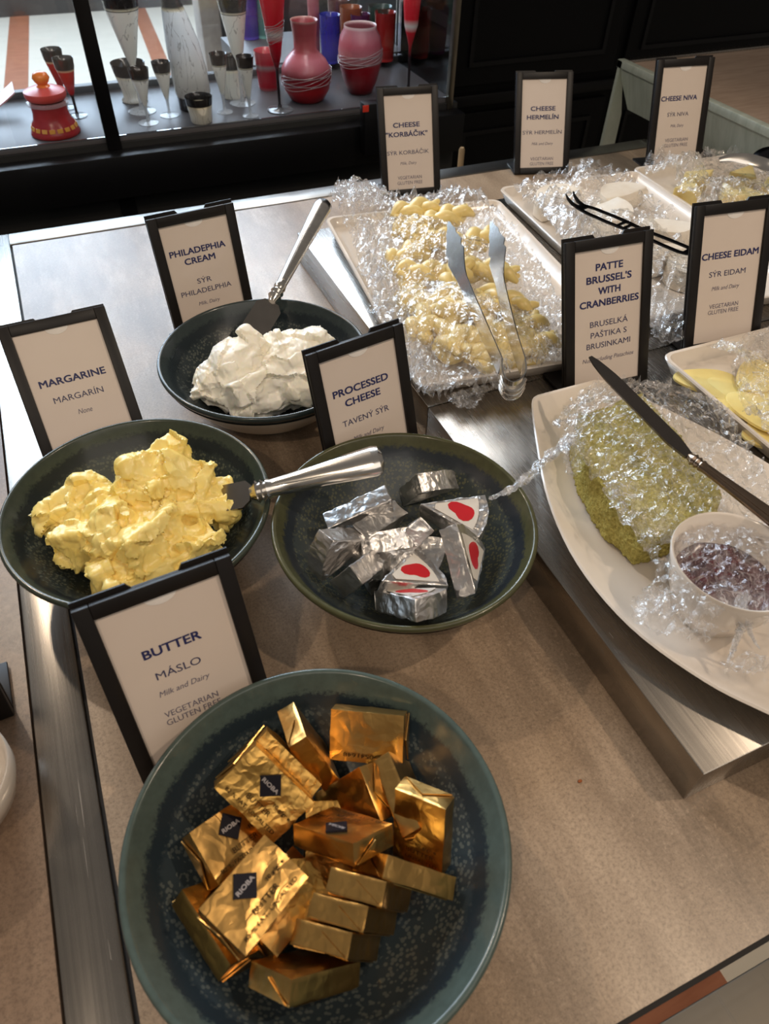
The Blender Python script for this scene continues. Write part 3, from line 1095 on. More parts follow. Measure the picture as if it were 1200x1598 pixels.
# ------------------------------------------------------------------ cutlery
def knife(name, label, tip, bol, end, bw=0.0095, hw=0.0078, mat=CHROME, blade=None, up=Vector((0, 0, 1)), cat='knife'):
    t = thing(name, label, cat, tuple(tip))
    L = Matrix.Translation(-tip)
    d = (end - tip).normalized()
    side = up.cross(d).normalized()
    bm = bmesh.new()
    n = 14
    pts, sec = [], []
    for k in range(n + 1):
        f = k / n
        p = tip.lerp(bol, f)
        w = bw * (min(1, 0.25 + (f * 4) ** 0.6 * 0.75) if f < 0.25 else 1.0) * (1 if f < 0.86 else 1 - (f - 0.86) * 3.2)
        pts.append(p)
        sec.append((w, 0.0007 + 0.0006 * f))
    sweep(bm, pts, sec, side, 4, 'rect')
    bmesh.ops.transform(bm, matrix=L, verts=bm.verts)
    finish('blade', bm, blade or BLADE, t, angle=30)
    bm = bmesh.new()
    P = [(0, .45, .5), (.03, .6, .62), (.05, .85, .8), (.07, .62, .6), (.09, .82, .78), (.11, .6, .58), (.13, .78, .74), (.16, .66, .62), (.3, .74, .62), (.55, .9, .68), (.8, 1.12, .72), (.93, 1.2, .74), (.975, 1.08, .68), (1.0, .55, .4)]
    pts = [bol.lerp(end, q[0]) for q in P]
    sweep(bm, pts, [(hw * q[1], hw * q[2]) for q in P], side, 16)
    # raised rib down the middle of the handle and shoulders beside it
    for s in (1, -1):
        u2 = side.cross(d).normalized() * s
        ps = [bol.lerp(end, f) + u2 * hw * h for f, h in ((.18, .56), (.4, .63), (.7, .68), (.93, .70))]
        sweep(bm, ps, [(hw * a, hw * .12) for a in (.25, .42, .6, .66)], side, 8)
    bmesh.ops.transform(bm, matrix=L, verts=bm.verts)
    finish('handle', bm, mat, t, angle=35)
    return t


tip = at(388, 530, 0.072)
bol = at(424, 472, 0.083)
end = near_ray(tip, bol, 508, 314)
knife('butter_knife', 'silver spreading knife standing in the white cream cheese with its handle raised', tip, bol, end, 0.0145, 0.0092, up=(Vector((0, -0.55, 0.8))).normalized())
tip = at(322, 783, 0.060)
bol = at(392, 770, 0.078)
end = at(598, 716, 0.105)
knife('butter_knife', 'silver spreading knife stuck in the margarine with its handle over the foil cheese', tip, bol, end, 0.0125, 0.0118, up=Vector((0, -0.3, 1)).normalized())


# ------------------------------------------------------------------ butter pats
def rotvec(w):
    w = Vector(w)
    return Matrix.Rotation(w.length, 4, w.normalized())


PL, PW, PT = 0.050, 0.034, 0.0125


def pat(q, label, text=None, seed=0, crumpled=False):
    t = thing('butter_pat', label, 'butter pat', q[3:], tuple(rotvec(q[:3]).to_euler()), 'gold wrapped butter pats')
    bm = bmesh.new()
    box(bm, -PL / 2, PL / 2, -PW / 2, PW / 2, -PT / 2, PT / 2)
    bmesh.ops.subdivide_edges(bm, edges=bm.edges[:], cuts=9, use_grid_fill=True)
    for v in bm.verts:
        p = v.co
        e = Vector((p.x / (PL / 2), p.y / (PW / 2), p.z / (PT / 2)))
        # soften corners, puff and crumple
        m = sorted([abs(c) for c in e])
        if m[1] > 0.93:
            v.co = p * 0.985
        w = noise.noise(p * 70 + Vector((seed * 3.7, 0, 0))) * (0.0011 if crumpled else 0.0006) + noise.noise(p * 210 + Vector((0, seed * 2.2, 0))) * (0.0007 if crumpled else 0.00025)
        v.co += Vector((e.x ** 5, e.y ** 5, e.z ** 3)).normalized() * w if e.length > 0 else Vector()
    wrap = finish('foil_wrapper', bm, GOLD_CR if crumpled else GOLD, t, angle=32)
    # envelope folds on the ends
    bm = bmesh.new()
    for s in (1, -1):
        x = s * (PL / 2 + 0.0005)
        for a, b, c in (((-1, -1), (1, -1), (0, 0.55)),):
            vs = [bm.verts.new((x, PW / 2 * 0.93 * p[0], PT / 2 * 0.9 * p[1])) for p in (a, b, c)]
            vs2 = [bm.verts.new((x + s * 0.0007, v.co.y * 0.97, v.co.z * 0.97)) for v in vs]
            bm.faces.new(vs)
            bm.faces.new(vs2)
            for i in range(3):
                bm.faces.new((vs[i], vs[(i + 1) % 3], vs2[(i + 1) % 3], vs2[i]))
    for s in (1, -1):
        pts = [(-.86, -.95), (.86, -.95), (.45, -.1), (-.45, -.1)]
        vs = [bm.verts.new((PL / 2 * p[0], PW / 2 * p[1] * s, -PT / 2 - 0.0003)) for p in pts]
        vs2 = [bm.verts.new((v.co.x * .98, v.co.y * .98, v.co.z - 0.0006)) for v in vs]
        bm.faces.new(vs)
        bm.faces.new(vs2)
        for i in range(4):
            bm.faces.new((vs[i], vs[(i + 1) % 4], vs2[(i + 1) % 4], vs2[i]))
    finish('folded_flap', bm, GOLD, t, smooth=False)
    Zt = PT / 2 + 0.0011
    if text == 'front':
        bm = bmesh.new()
        c = (-0.0015, 0.0065)
        d = 0.0088
        prism(bm, [(c[0], c[1] - d), (c[0] + d, c[1]), (c[0], c[1] + d), (c[0] - d, c[1])], Zt - 0.0012, Zt)
        dl = finish('diamond_label', bm, DIAMOND, t, smooth=False)
        lettering('diamond_lettering', [('RIOBA', c[0], c[1], 0.0125, 0.0024, 0.02, 0)], DIATXT, dl, Matrix.Translation((0, 0, Zt + 0.00015)))
        lettering('printed_lettering', [('10 g/gr e', 0.0150, 0.0, 0.0135, 0.0023, 0.01, 0), ('BUTTER', 0.0015, -0.0062, 0.0185, 0.0032, 0.0, 0),
                                        ('82 % FAT. UNSALTED', 0.0, -0.0118, 0.040, 0.0023, 0.0, 0)], PRINT, t, Matrix.Translation((0, 0, Zt)))
    elif text == 'turned':
        lettering('printed_lettering', [('10 g/gr e', 0.006, -0.004, 0.0135, 0.0023, 0.01, 0), ('BUTTER', 0.002, -0.0095, 0.0185, 0.003, 0.0, 0),
                                        ('UNSALTED', 0.003, -0.0148, 0.021, 0.0021, 0.0, 0)], PRINT, t, Matrix.Translation((-0.004, 0, Zt)) @ Matrix.Rotation(-PI / 2, 4, 'Z'))
    elif text == 'code':
        lettering('printed_lettering', [('11D0541648', 0.0, 0.012, 0.030, 0.0026, 0.0, 0)], PRINT, t, Matrix.Translation((0, 0, Zt)) @ Matrix.Rotation(PI, 4, 'Z'))
    return t


pat([0.2012, 0.1673, 0.5153, -0.0098, 0.1293, 0.0724], 'butter pat lying flat on top at the front left of the heap, diamond label upward', 'front', 1)
pat([0.723, 0.2982, -1.0794, 0.012, 0.1833, 0.0691], 'crumpled butter pat tilted up at the left rear with a diamond label', 'front', 2, True)
_m = rotvec((0.723, 0.2982, -1.0794)).to_3x3()
_p = Vector((0.012, 0.1833, 0.0691)) - _m.col[2] * 0.0132 + _m.col[1] * 0.0085 + _m.col[0] * 0.001
pat([0.723, 0.2982, -1.0794, _p.x, _p.y, _p.z], 'butter pat stacked directly behind the crumpled diamond labelled pat', None, 3, True)
pat([-0.2723, 1.2377, -0.2573, 0.0474, 0.2045, 0.059], 'butter pat standing on edge, rearmost on the left of the heap', None, 4)
pat([0.7164, -0.3974, -0.4949, 0.0868, 0.1983, 0.0557], 'butter pat propped face on against the rear bowl wall showing a printed code', 'code', 5)
pat([0.2695, -0.9804, -0.115, 0.0623, 0.1644, 0.0433], 'butter pat on edge in the middle behind the pat with a half seen label', None, 6)
pat([-0.7991, 0.8678, -1.415, 0.0935, 0.1528, 0.0509], 'butter pat on edge leaning right beside the rear right inner wall', None, 7)
pat([0.4643, -1.9244, -3.6382, 0.0473, 0.1429, 0.0639], 'butter pat in the centre with its label upside down and a long side facing forward', 'front', 8)
pat([0.1666, -1.1683, 0.7399, 0.0939, 0.1301, 0.0586], 'butter pat leaning on the right bowl wall with printing sideways', 'turned', 9)
pat([-1.0356, 0.7776, -0.0546, 0.0737, 0.1119, 0.053], 'butter pat at the right front edge of the heap, narrow printed side outward', None, 10)
pat([-0.7454, 1.0934, 0.5498, 0.0514, 0.111, 0.0558], 'topmost of the three butter pats lined up with folded ends at the front right', None, 11)
pat([-0.7698, 1.0636, 0.5365, 0.039, 0.1043, 0.0505], 'middle of the three butter pats lined up with folded ends at the front right', None, 12)
pat([-0.7807, 1.0954, 0.5661, 0.0259, 0.0968, 0.0464], 'lowest of the three butter pats lined up with folded ends at the front right', None, 13)
pat([-0.8678, 0.672, 0.3186, 0.0042, 0.088, 0.0498], 'butter pat at the very front of the heap nearest the bowl rim', None, 14)
pat([-0.7007, 0.48, -1.1881, -0.0316, 0.1304, 0.0443], 'butter pat leaning on its side at the far left front of the heap', None, 15)
pat([0.3282, 0.4512, 0.3256, -0.0129, 0.1718, 0.0499], 'butter pat at the left with a black diamond, half under two others', 'front', 16)
pat([0.1, 0.25, 0.5, 0.004, 0.128, 0.0420], 'butter pat lying hidden under the flat front left pat', None, 17)
pat([0.2, -0.1, 1.2, 0.042, 0.150, 0.0330], 'butter pat buried under the centre pat with the upside down label', None, 18, True)
pat([0.05, 0.1, -0.3, 0.030, 0.125, 0.0400], 'crumpled butter pat glimpsed low between the flat front pat and the lined up pats', None, 19, True)


# ------------------------------------------------------------------ foil cheese triangles
WR, WA, WT = 0.058, rad(23.5), 0.017


def wedge(q, label, sticker=True, seed=0):
    t = thing('cheese_triangle', label, 'cheese triangle', q[3:], tuple(rotvec(q[:3]).to_euler()), 'foil wrapped cheese triangles')
    bm = bmesh.new()
    arc = [(WR * math.cos(a), WR * math.sin(a)) for a in [-WA + 2 * WA * k / 6 for k in range(7)]]
    pts = [(x - 0.03, y) for x, y in [(0, 0)] + arc]
    prism(bm, pts, -WT / 2, WT / 2, bevel=0.0008)
    bmesh.ops.triangulate(bm, faces=bm.faces[:])
    for _ in range(4):
        es = [e for e in bm.edges if e.calc_length() > 0.0045]
        if not es:
            break
        bmesh.ops.subdivide_edges(bm, edges=es, cuts=1)
        bmesh.ops.triangulate(bm, faces=[f for f in bm.faces if len(f.verts) > 3])
    bm.normal_update()
    ns = {v: v.normal.copy() for v in bm.verts}
    for v in bm.verts:
        p = v.co.copy()
        v.co += ns[v] * (noise.noise(p * 120 + Vector((seed * 5.1, 0, 0))) * 0.0011 + noise.noise(p * 330 + Vector((0, seed, 0))) * 0.0006)
    finish('foil_wrapper', bm, SILVER, t, angle=28)
    if sticker:
        z = WT / 2 + 0.0008
        bm = bmesh.new()
        a2 = WA * 0.84
        pts = [(0.013 - 0.03, -0.0026), ] + [(0.050 * math.cos(a) - 0.03, 0.050 * math.sin(a)) for a in [-a2 + 2 * a2 * k / 8 for k in range(9)]] + [(0.013 - 0.03, 0.0026)]
        prism(bm, pts, z - 0.0004, z)
        s = finish('paper_label', bm, STICKER, t, smooth=False)
        bm = bmesh.new()
        rnd = random.Random(seed)
        n = 18
        pts = []
        for k in range(n):
            a = 2 * PI * k / n
            rr = 0.0092 * (1 + 0.22 * math.sin(2 * a + seed) + 0.14 * math.sin(3 * a + seed * 2))
            pts.append((0.006 + rr * math.cos(a) * 1.15, rr * math.sin(a) * 0.95))
        prism(bm, pts, z, z + 0.0002)
        finish('printed_red_patch', bm, REDPRINT, s, smooth=False)
    return t


WD = {1: [-0.7672, -0.1683, -0.9524, 0.1536, 0.2847, 0.0588], 2: [-2.8441, -1.2584, -3.6373, 0.2115, 0.2996, 0.0616], 3: [0.1228, 0.0042, -0.6083, 0.2292, 0.3516, 0.0586], 4: [1.4378, -1.1333, -3.1841, 0.18, 0.3457, 0.0512], 5: [4.787, -0.353, -0.06, 0.1545, 0.383, 0.0592], 6: [-1.3690, 0.184, 0.925, 0.1632, 0.3690, 0.0525], 7: [0.1212, -1.8985, -1.9235, 0.1284, 0.3552, 0.0607], 8: [-0.6872, 3.2302, -0.6033, 0.1624, 0.3503, 0.0396], 9: [-0.0234, 0.3355, 0.1995, 0.1647, 0.3068, 0.0547], 10: [-1.069, 0.396, 1.3137, 0.1289, 0.3218, 0.0624], 11: [1.8433, -1.2389, 0.5663, 0.2223, 0.3998, 0.0499], 12: [1.7543, 1.5794, 3.5305, 0.1701, 0.3565, 0.0427],
      13: [0.15, -0.2, 1.2, 0.190, 0.325, 0.034], 14: [-0.2, 0.15, 2.9, 0.170, 0.345, 0.030]}
WL = {1: ('foil cheese triangle at the very front with its red label edge on', True),
      2: ('foil cheese triangle standing on its point at the right, red and white label facing right', True),
      3: ('foil cheese triangle at the right rear with the largest red and white label', True),
      4: ('plain silver cheese triangle in the middle propped against the right rear one', False),
      5: ('silver cheese triangle at the rear left lying highest under the knife handle', False),
      6: ('silver cheese triangle leaning just in front of the rear left one', False),
      7: ('brightly crumpled silver cheese triangle at the left wall of the olive bowl', False),
      8: ('silver cheese triangle with bare foil facing up in the middle of the pile', False),
      9: ('foil cheese triangle in the front middle with a creased red print', True),
      10: ('silver cheese triangle end poking out low at the front left of the pile', False),
      11: ('silver cheese triangle at the rear centre, thin rounded edge showing', False),
      12: ('silver cheese triangle down in the shaded hollow at the centre', False),
      13: ('silver cheese triangle buried flat under the two standing ones at the right', False),
      14: ('silver cheese triangle buried at the bottom of the pile near the middle', False)}
for k, q in WD.items():
    wedge(q, WL[k][0], WL[k][1], k)


# ------------------------------------------------------------------ platters
def rect_platter(corner, w, l, rot, label):
    """corner = front-left corner on the riser; tray runs w to the right and l back"""
    t = tag(bpy.data.objects.new('serving_platter', None), label, 'platter', 'white rectangular platters')
    COL.objects.link(t)
    t.location = (corner[0], corner[1], HR)
    t.rotation_euler = (0, 0, rad(rot))
    def ring(inset, z, r):
        out = []
        for cx, cy, a0 in ((w - inset - r, inset + r, -90), (w - inset - r, l - inset - r, 0), (inset + r, l - inset - r, 90), (inset + r, inset + r, 180)):
            for k in range(7):
                a = rad(a0 + 90 * k / 6)
                out.append(Vector((cx + r * math.cos(a), cy + r * math.sin(a), z)))
        return out
    bm = bmesh.new()
    rings = [ring(i, z, r) for i, z, r in ((0.012, 0.0005, 0.010), (0.008, 0.003, 0.012), (0.001, 0.0165, 0.014), (0.0, 0.0185, 0.014), (0.001, 0.0200, 0.014), (0.0045, 0.0196, 0.012), (0.010, 0.0095, 0.010), (0.016, 0.0070, 0.008))]
    vv = [[bm.verts.new(p) for p in r] for r in rings]
    n = len(vv[0])
    for a, b in zip(vv, vv[1:]):
        for i in range(n):
            bm.faces.new((a[i], a[(i + 1) % n], b[(i + 1) % n], b[i]))
    bm.faces.new(vv[0][::-1])
    bm.faces.new(vv[-1])
    o = finish('dish', bm, PORC, t, angle=50)
    return t


rect_platter((0.276, 0.524), 0.262, 0.402, -6.5, 'white rectangular platter of braided cheese at the front left of the rear riser')
rect_platter((0.571, 0.545), 0.246, 0.385, -4.5, 'white rectangular platter of soft white cheese in the middle of the rear riser')
rect_platter((0.826, 0.560), 0.205, 0.362, -2.5, 'white rectangular platter of blue cheese at the far right by the steel station')
rect_platter((0.545, 0.110), 0.26, 0.370, -0.5, 'white rectangular platter of yellow cheese slices at the right edge in front')


def boat_dish():
    t = thing('boat_dish', 'large white curved sided dish under the green pistachio loaf', 'dish', (0.411, 0.245, HR))
    Y = [-0.222, -0.212, -0.182, -0.142, -0.105, -0.048, 0.018, 0.087, 0.157, 0.205, 0.214]
    Wd = [0.006, 0.018, 0.045, 0.074, 0.097, 0.1165, 0.1185, 0.102, 0.071, 0.046, 0.034]
    half = spline([(y, w) for y, w in zip(Y, Wd)], 5)
    loop = [(p[1], p[0]) for p in half] + [(-p[1], p[0]) for p in reversed(half)]

    def ring(s, z, lift):
        out = []
        for x, y in loop:
            k = (abs(y) / 0.22) ** 2 * lift
            out.append(Vector((x * s, y * (1 - (1 - s) * 0.62), z + k)))
        return out
    bm = bmesh.new()
    rings = [ring(s, z, l) for s, z, l in ((0.68, 0.0006, 0), (0.72, 0.002, 0), (0.90, 0.0125, .002), (0.985, 0.021, .004), (1.0, 0.0235, .004), (0.988, 0.0248, .004), (0.965, 0.0236, .004), (0.86, 0.0145, .002), (0.70, 0.008, 0), (0.4, 0.0068, 0))]
    vv = [[bm.verts.new(p) for p in r] for r in rings]
    n = len(vv[0])
    for a, b in zip(vv, vv[1:]):
        for i in range(n):
            bm.faces.new((a[i], a[(i + 1) % n], b[(i + 1) % n], b[i]))
    bm.faces.new(vv[0][::-1])
    bm.faces.new(vv[-1])
    finish('dish', bm, PORC, t, angle=60)


boat_dish()


# ------------------------------------------------------------------ cheeses
def braid(name, label, px, py, z, ang, L=0.062, r=0.0062, seed=0, tilt=0.0, group='braided string cheeses'):
    bm = bmesh.new()
    for s in range(3):
        pts, sec = [], []
        n = 22
        for k in range(n + 1):
            f = k / n
            ph = f * 2 * PI * 0.8 + s * 2 * PI / 3
            x = (f - 0.5) * L
            y = r * 1.0 * math.sin(ph) + 0.004 * math.sin(f * 3 + seed)
            zz = r * 0.55 * math.sin(2 * ph)
            pts.append(Vector((x, y, zz)))
            e = min(1, 3.4 * min(f, 1 - f) + 0.35)
            sec.append((r * 0.92 * e, r * 0.82 * e))
        sweep(bm, pts, sec, (0, 1, 0.01), 10)
    c = at(px, py, z)
    o = finish(name, bm, KORB, None, angle=60, loc=c, rot=(rad(seed * 40 % 25 - 12), rad(tilt), rad(ang)))
    return tag(o, label, 'cheese', group)


KB = [(650, 355, .072, 10, 0), (690, 375, .075, -20, 5), (640, 395, .074, 30, 0), (735, 375, .074, 15, 0), (665, 425, .078, -10, 8), (715, 430, .082, 40, 0),
      (760, 425, .076, -35, 0), (645, 455, .070, 60, 0), (690, 470, .084, 12, -8), (740, 480, .084, -15, 0), (790, 470, .074, -50, 5), (665, 500, .080, 35, 0),
      (705, 520, .080, 70, 0), (760, 525, .078, 10, 0), (805, 515, .078, 20, 0), (820, 535, .072, -8, 0), (780, 550, .071, 0, 0), (735, 545, .070, -30, 0), (650, 330, .070, -5, 0), (700, 340, .070, 15, 0)]
KN = ['at the rear left corner', 'at the rear just left of the tongs', 'on the left edge, upper part', 'under the right claw of the tongs', 'left of the left claw', 'between the two tong claws',
      'right of the tongs at the rear', 'on the left edge halfway down', 'on top of the heap left of the tongs', 'on top of the heap between the tong arms', 'at the right edge halfway down', 'above the round knob of cheese',
      'pointing forward at the left front', 'between the tong arms near the front', 'at the right front, the clearest twist', 'lowest at the right front corner', 'at the front right under the film edge', 'at the front under the left tong arm', 'rearmost on the left', 'rearmost in the middle']
for i, ((px, py, z, a, tl), nm) in enumerate(zip(KB, KN)):
    braid('string_cheese_braid', 'braided cheese %s of the filmed heap' % nm, px, py, z, a, 0.070 + 0.014 * ((i * 7) % 5) / 5, 0.0100, i, tl)
bm = bmesh.new()
c = at(698, 482, 0.094)
ellipsoid(bm, (0, 0, 0), (0.0135, 0.012, 0.0115), sub=3)
o = finish('cheese_ball', bm, KORB, None, angle=60, loc=c)
tag(o, 'round knob of pale cheese on top of the braided heap left of the tongs', 'cheese')
for (px, py, lab) in ((830, 560, 'loose flat piece of pale cheese at the front edge of the braided cheese platter'),):
    bm = bmesh.new()
    ellipsoid(bm, (0, 0, 0), (0.016, 0.012, 0.006), sub=3)
    tag(finish('cheese_piece', bm, KORB, None, angle=60, loc=at(px, py, HR + 0.0145)), lab, 'cheese')


def soft_piece(name, label, px, py, z, r, h, ang, mat, group, a0=0, a1=360, bev=0.006):
    """a round or sector of cheese with soft edges"""
    bm = bmesh.new()
    n = 26
    pts = [(r * math.cos(rad(a0 + (a1 - a0) * k / n)), r * math.sin(rad(a0 + (a1 - a0) * k / n))) for k in range(n + (0 if a1 - a0 >= 359 else 1))]
    if a1 - a0 < 359:
        pts = [(0, 0)] + pts
    prism(bm, pts, 0, h)
    es = [e for e in bm.edges if abs(e.verts[0].co.z - e.verts[1].co.z) < 1e-6]
    bmesh.ops.bevel(bm, geom=es, offset=bev, segments=3, affect='EDGES', profile=0.5)
    for v in bm.verts:
        v.co += Vector((noise.noise(v.co * 60 + Vector((px, 0, 0))), noise.noise(v.co * 60 + Vector((0, py, 0))), noise.noise(v.co * 50 + Vector((0, 0, px))))) * 0.0012
    o = finish(name, bm, mat, None, angle=50, loc=at(px, py, z), rot=(0, 0, rad(ang)))
    return tag(o, label, 'cheese', group)


zp = HR + 0.0082
for px, py, r, ang, a1, nm in ((880, 335, .045, 20, 180, 'rearmost half round on the left under bunched film'), (930, 350, .046, 200, 190, 'half round under the points of the black fork'),
                               (975, 330, .042, 10, 180, 'half round at the rear right'), (955, 395, .045, 60, 185, 'half round behind the loaf sign'),
                               (1040, 425, .028, 0, 200, 'cut piece right of the loaf sign, nearest the viewer'), (1070, 440, .030, 40, 220, 'thick cut piece beside the yellow slices sign'), (1030, 370, .040, 150, 180, 'half round under the handle of the black fork')):
    soft_piece('soft_cheese', 'white rind soft cheese, ' + nm, px, py, zp, r, 0.026, ang, HERM, 'soft white cheese pieces', 0, a1)
for px, py, r, ang, a1, h, nm in ((1075, 300, .055, 200, 42, .022, 'leftmost wedge in the film'), (1105, 290, .05, 170, 45, .026, 'wedge behind the front ones'), (1120, 308, .05, 230, 40, .024, 'front wedge with its cut face to the viewer'),
                                  (1150, 312, .05, 250, 42, .022, 'wedge in the front right'), (1165, 280, .055, 190, 44, .024, 'wedge with blue veins under the spoon'), (1190, 296, .055, 215, 44, .022, 'rightmost wedge with blue veins')):
    soft_piece('blue_cheese_wedge', 'pale yellow blue cheese, ' + nm, px, py, zp, r, h, ang, NIVA, 'blue cheese wedges', 0, a1, 0.002)
for i, (px, py, z, nm) in enumerate(((1155, 625, .0, 'leftmost, bare of film at its edge'), (1110, 600, .0, 'hidden palest at the rear left'), (1190, 590, .004, 'rear right under film'), (1185, 640, .006, 'on top in the middle'), (1215, 680, .003, 'nearest the viewer at the photo edge'))):
    bm = bmesh.new()
    pts = [(0.036 * math.cos(a) * (1 + 0.16 * math.cos(3 * a)), 0.028 * math.sin(a) * (1 + 0.1 * math.cos(3 * a + .5))) for a in [2 * PI * k / 40 for k in range(40)]]
    prism(bm, pts, 0, 0.0028, bevel=0.0005)
    o = finish('cheese_slice', bm, EIDAM, None, angle=40, loc=at(px, py, zp + z), rot=(rad(3), rad(-4 if i else 0), rad(i * 50 + 100)))
    tag(o, 'yellow cheese slice, %s of the right hand platter' % nm, 'cheese', 'yellow cheese slices')


def pate():
    bm = bmesh.new()
    zt, zb = 0.090, HR + 0.0105
    top = [(903, 648), (1002, 612), (1040, 650), (1128, 770), (1118, 800), (1008, 838), (960, 790), (915, 720)]
    cx, cy = sum(p[0] for p in top) / 8, sum(p[1] for p in top) / 8
    vs = []
    for x, y in top:
        a = at(x, y, zt)
        b = at(cx + (x - cx) * 1.02, cy + (y - cy) * 1.0, zt)
        vs.append(bm.verts.new(a))
        q = Vector((b.x, b.y, zb))
        vs.append(bm.verts.new(q))
    bmesh.ops.convex_hull(bm, input=vs)
    bmesh.ops.recalc_face_normals(bm, faces=bm.faces)
    me = remesh(bm, 0.0016, 6)
    displace(me, lambda p: noise.noise(p * 50) * 0.003 + noise.noise(p * 380) * 0.0018 + noise.noise(p * 900) * 0.0006)
    for v in me.vertices:
        v.co.z = max(v.co.z, zb - 0.001)
    o = link('pistachio_loaf', me, PISTA, angle=80)
    tag(o, 'green pistachio coated pate loaf under cling film on the curved white dish', 'pate')


pate()


def ramekin():
    zr = 0.112
    c = at(1152, 872, zr)
    R = 0.047
    t = thing('sauce_bowl', 'small white bowl of dark red cranberry sauce beside the green loaf', 'bowl', (c.x, c.y, HR + 0.0088))
    h = zr - HR - 0.0088
    bm = bmesh.new()
    lathe(bm, [(0, 0), (R * .55, 0), (R * .6, 0.002), (R * .82, h * .45), (R * .96, h * .85), (R, h * .98), (R * .985, h), (R * .95, h * .985), (R * .9, h * .82), (R * .75, h * .42), (R * .5, h * .16), (0, h * .12)], 56)
    finish('bowl_wall', bm, PORC, t, angle=60)
    bm = bmesh.new()
    n = 40
    prof = [(0, h * .60), (R * .3, h * .62), (R * .6, h * .60), (R * .80, h * .585)]
    lathe(bm, prof + [(R * .79, h * .56), (0, h * .56)], n)
    for v in bm.verts:
        if v.co.z > h * .57:
            v.co.z += noise.noise(v.co * 110) * 0.0022
    finish('sauce', bm, JAM, t, angle=70)


ramekin()


# ------------------------------------------------------------------ cling film
def inside(p, poly):
    c = False
    n = len(poly)
    for i in range(n):
        a, b = poly[i], poly[i - 1]
        if (a.y > p[1]) != (b.y > p[1]) and p[0] < (b.x - a.x) * (p[1] - a.y) / (b.y - a.y) + a.x:
            c = not c
    return c


def edge_dist(p, poly):
    q = Vector((p[0], p[1]))
    best = 9
    for i in range(len(poly)):
        a, b = Vector(poly[i][:2]), Vector(poly[i - 1][:2])
        d = b - a
        t = max(0, min(1, (q - a).dot(d) / max(d.dot(d), 1e-12)))
        best = min(best, (q - a - d * t).length)
    return best


def tri(x):
    return abs((x % 1.0) - 0.5) * 2


def crumple(p, rnd, amp):
    s = 0
    wx = noise.noise(p * 18) * 0.02
    wy = noise.noise(p * 18 + Vector((7, 3, 1))) * 0.02
    for (dx, dy, lam, ph, a) in rnd:
        s += a * (tri(((p.x + wx) * dx + (p.y + wy) * dy) / lam + ph) - 0.5)
    return s * amp


def film_sheet(name, t, outline, zref, peaks, amp, step, seed, waves, bunched=False):
    poly = [at(p[0], p[1], p[2] if len(p) > 2 else zref) for p in outline]
    # ragged rim
    loop = []
    for i in range(len(poly)):
        a, b = poly[i], poly[(i + 1) % len(poly)]
        m = max(2, int((b - a).length / 0.006))
        for k in range(m):
            q = a.lerp(b, k / m)
            loop.append(q + Vector((noise.noise(q * 80 + Vector((seed, 0, 0))), noise.noise(q * 80 + Vector((0, seed, 5))), 0)) * 0.006)
    PK = [(at(x, y, z), r) for x, y, z, r in peaks]
    x0, x1 = min(p.x for p in loop), max(p.x for p in loop)
    y0, y1 = min(p.y for p in loop), max(p.y for p in loop)
    nx, ny = int((x1 - x0) / step) + 1, int((y1 - y0) / step) + 1
    bm = bmesh.new()
    g = {}
    rim = set()
    for j in range(ny + 1):
        for i in range(nx + 1):
            x, y = x0 + i * step, y0 + j * step
            if not inside((x, y), loop):
                continue
            z = zref
            for c, r in PK:
                d2 = ((x - c.x) ** 2 + (y - c.y) ** 2) / (r * r)
                if d2 < 9:
                    z = max(z, zref + (c.z - zref) * math.exp(-d2 ** 1.4 * 0.7))
            e = edge_dist((x, y), loop)
            p = Vector((x, y, 0))
            if bunched:
                z += crumple(p, waves, amp) * min(1, e / 0.008) + noise.noise(p * 95 + Vector((seed, 0, 0))) * 0.007 + (0.004 if e > 0.01 else 0)
            else:
                z += crumple(p, waves, amp) * (0.7 + 1.1 * math.exp(-e / 0.016))
            if bunched or e < 0.018 + 0.014 * noise.noise(p * 45 + Vector((seed, 0, 0))):
                rim.add((i, j))
            g[i, j] = bm.verts.new((x + noise.noise(p * 150) * step * .5, y + noise.noise(p * 150 + Vector((3, 9, 0))) * step * .5, max(z, HR + 0.004)))
    for (i, j), v in list(g.items()):
        q = [g.get(k) for k in ((i, j), (i + 1, j), (i + 1, j + 1), (i, j + 1))]
        if all(q):
            for f3 in ((q[0], q[1], q[2]), (q[0], q[2], q[3])):
                bm.faces.new(f3).material_index = 1 if (i, j) in rim else 0
    bmesh.ops.delete(bm, geom=[v for v in bm.verts if not v.link_faces], context='VERTS')
    return finish(name, bm, [FILM, FILM_BUNCHED], t, angle=24)


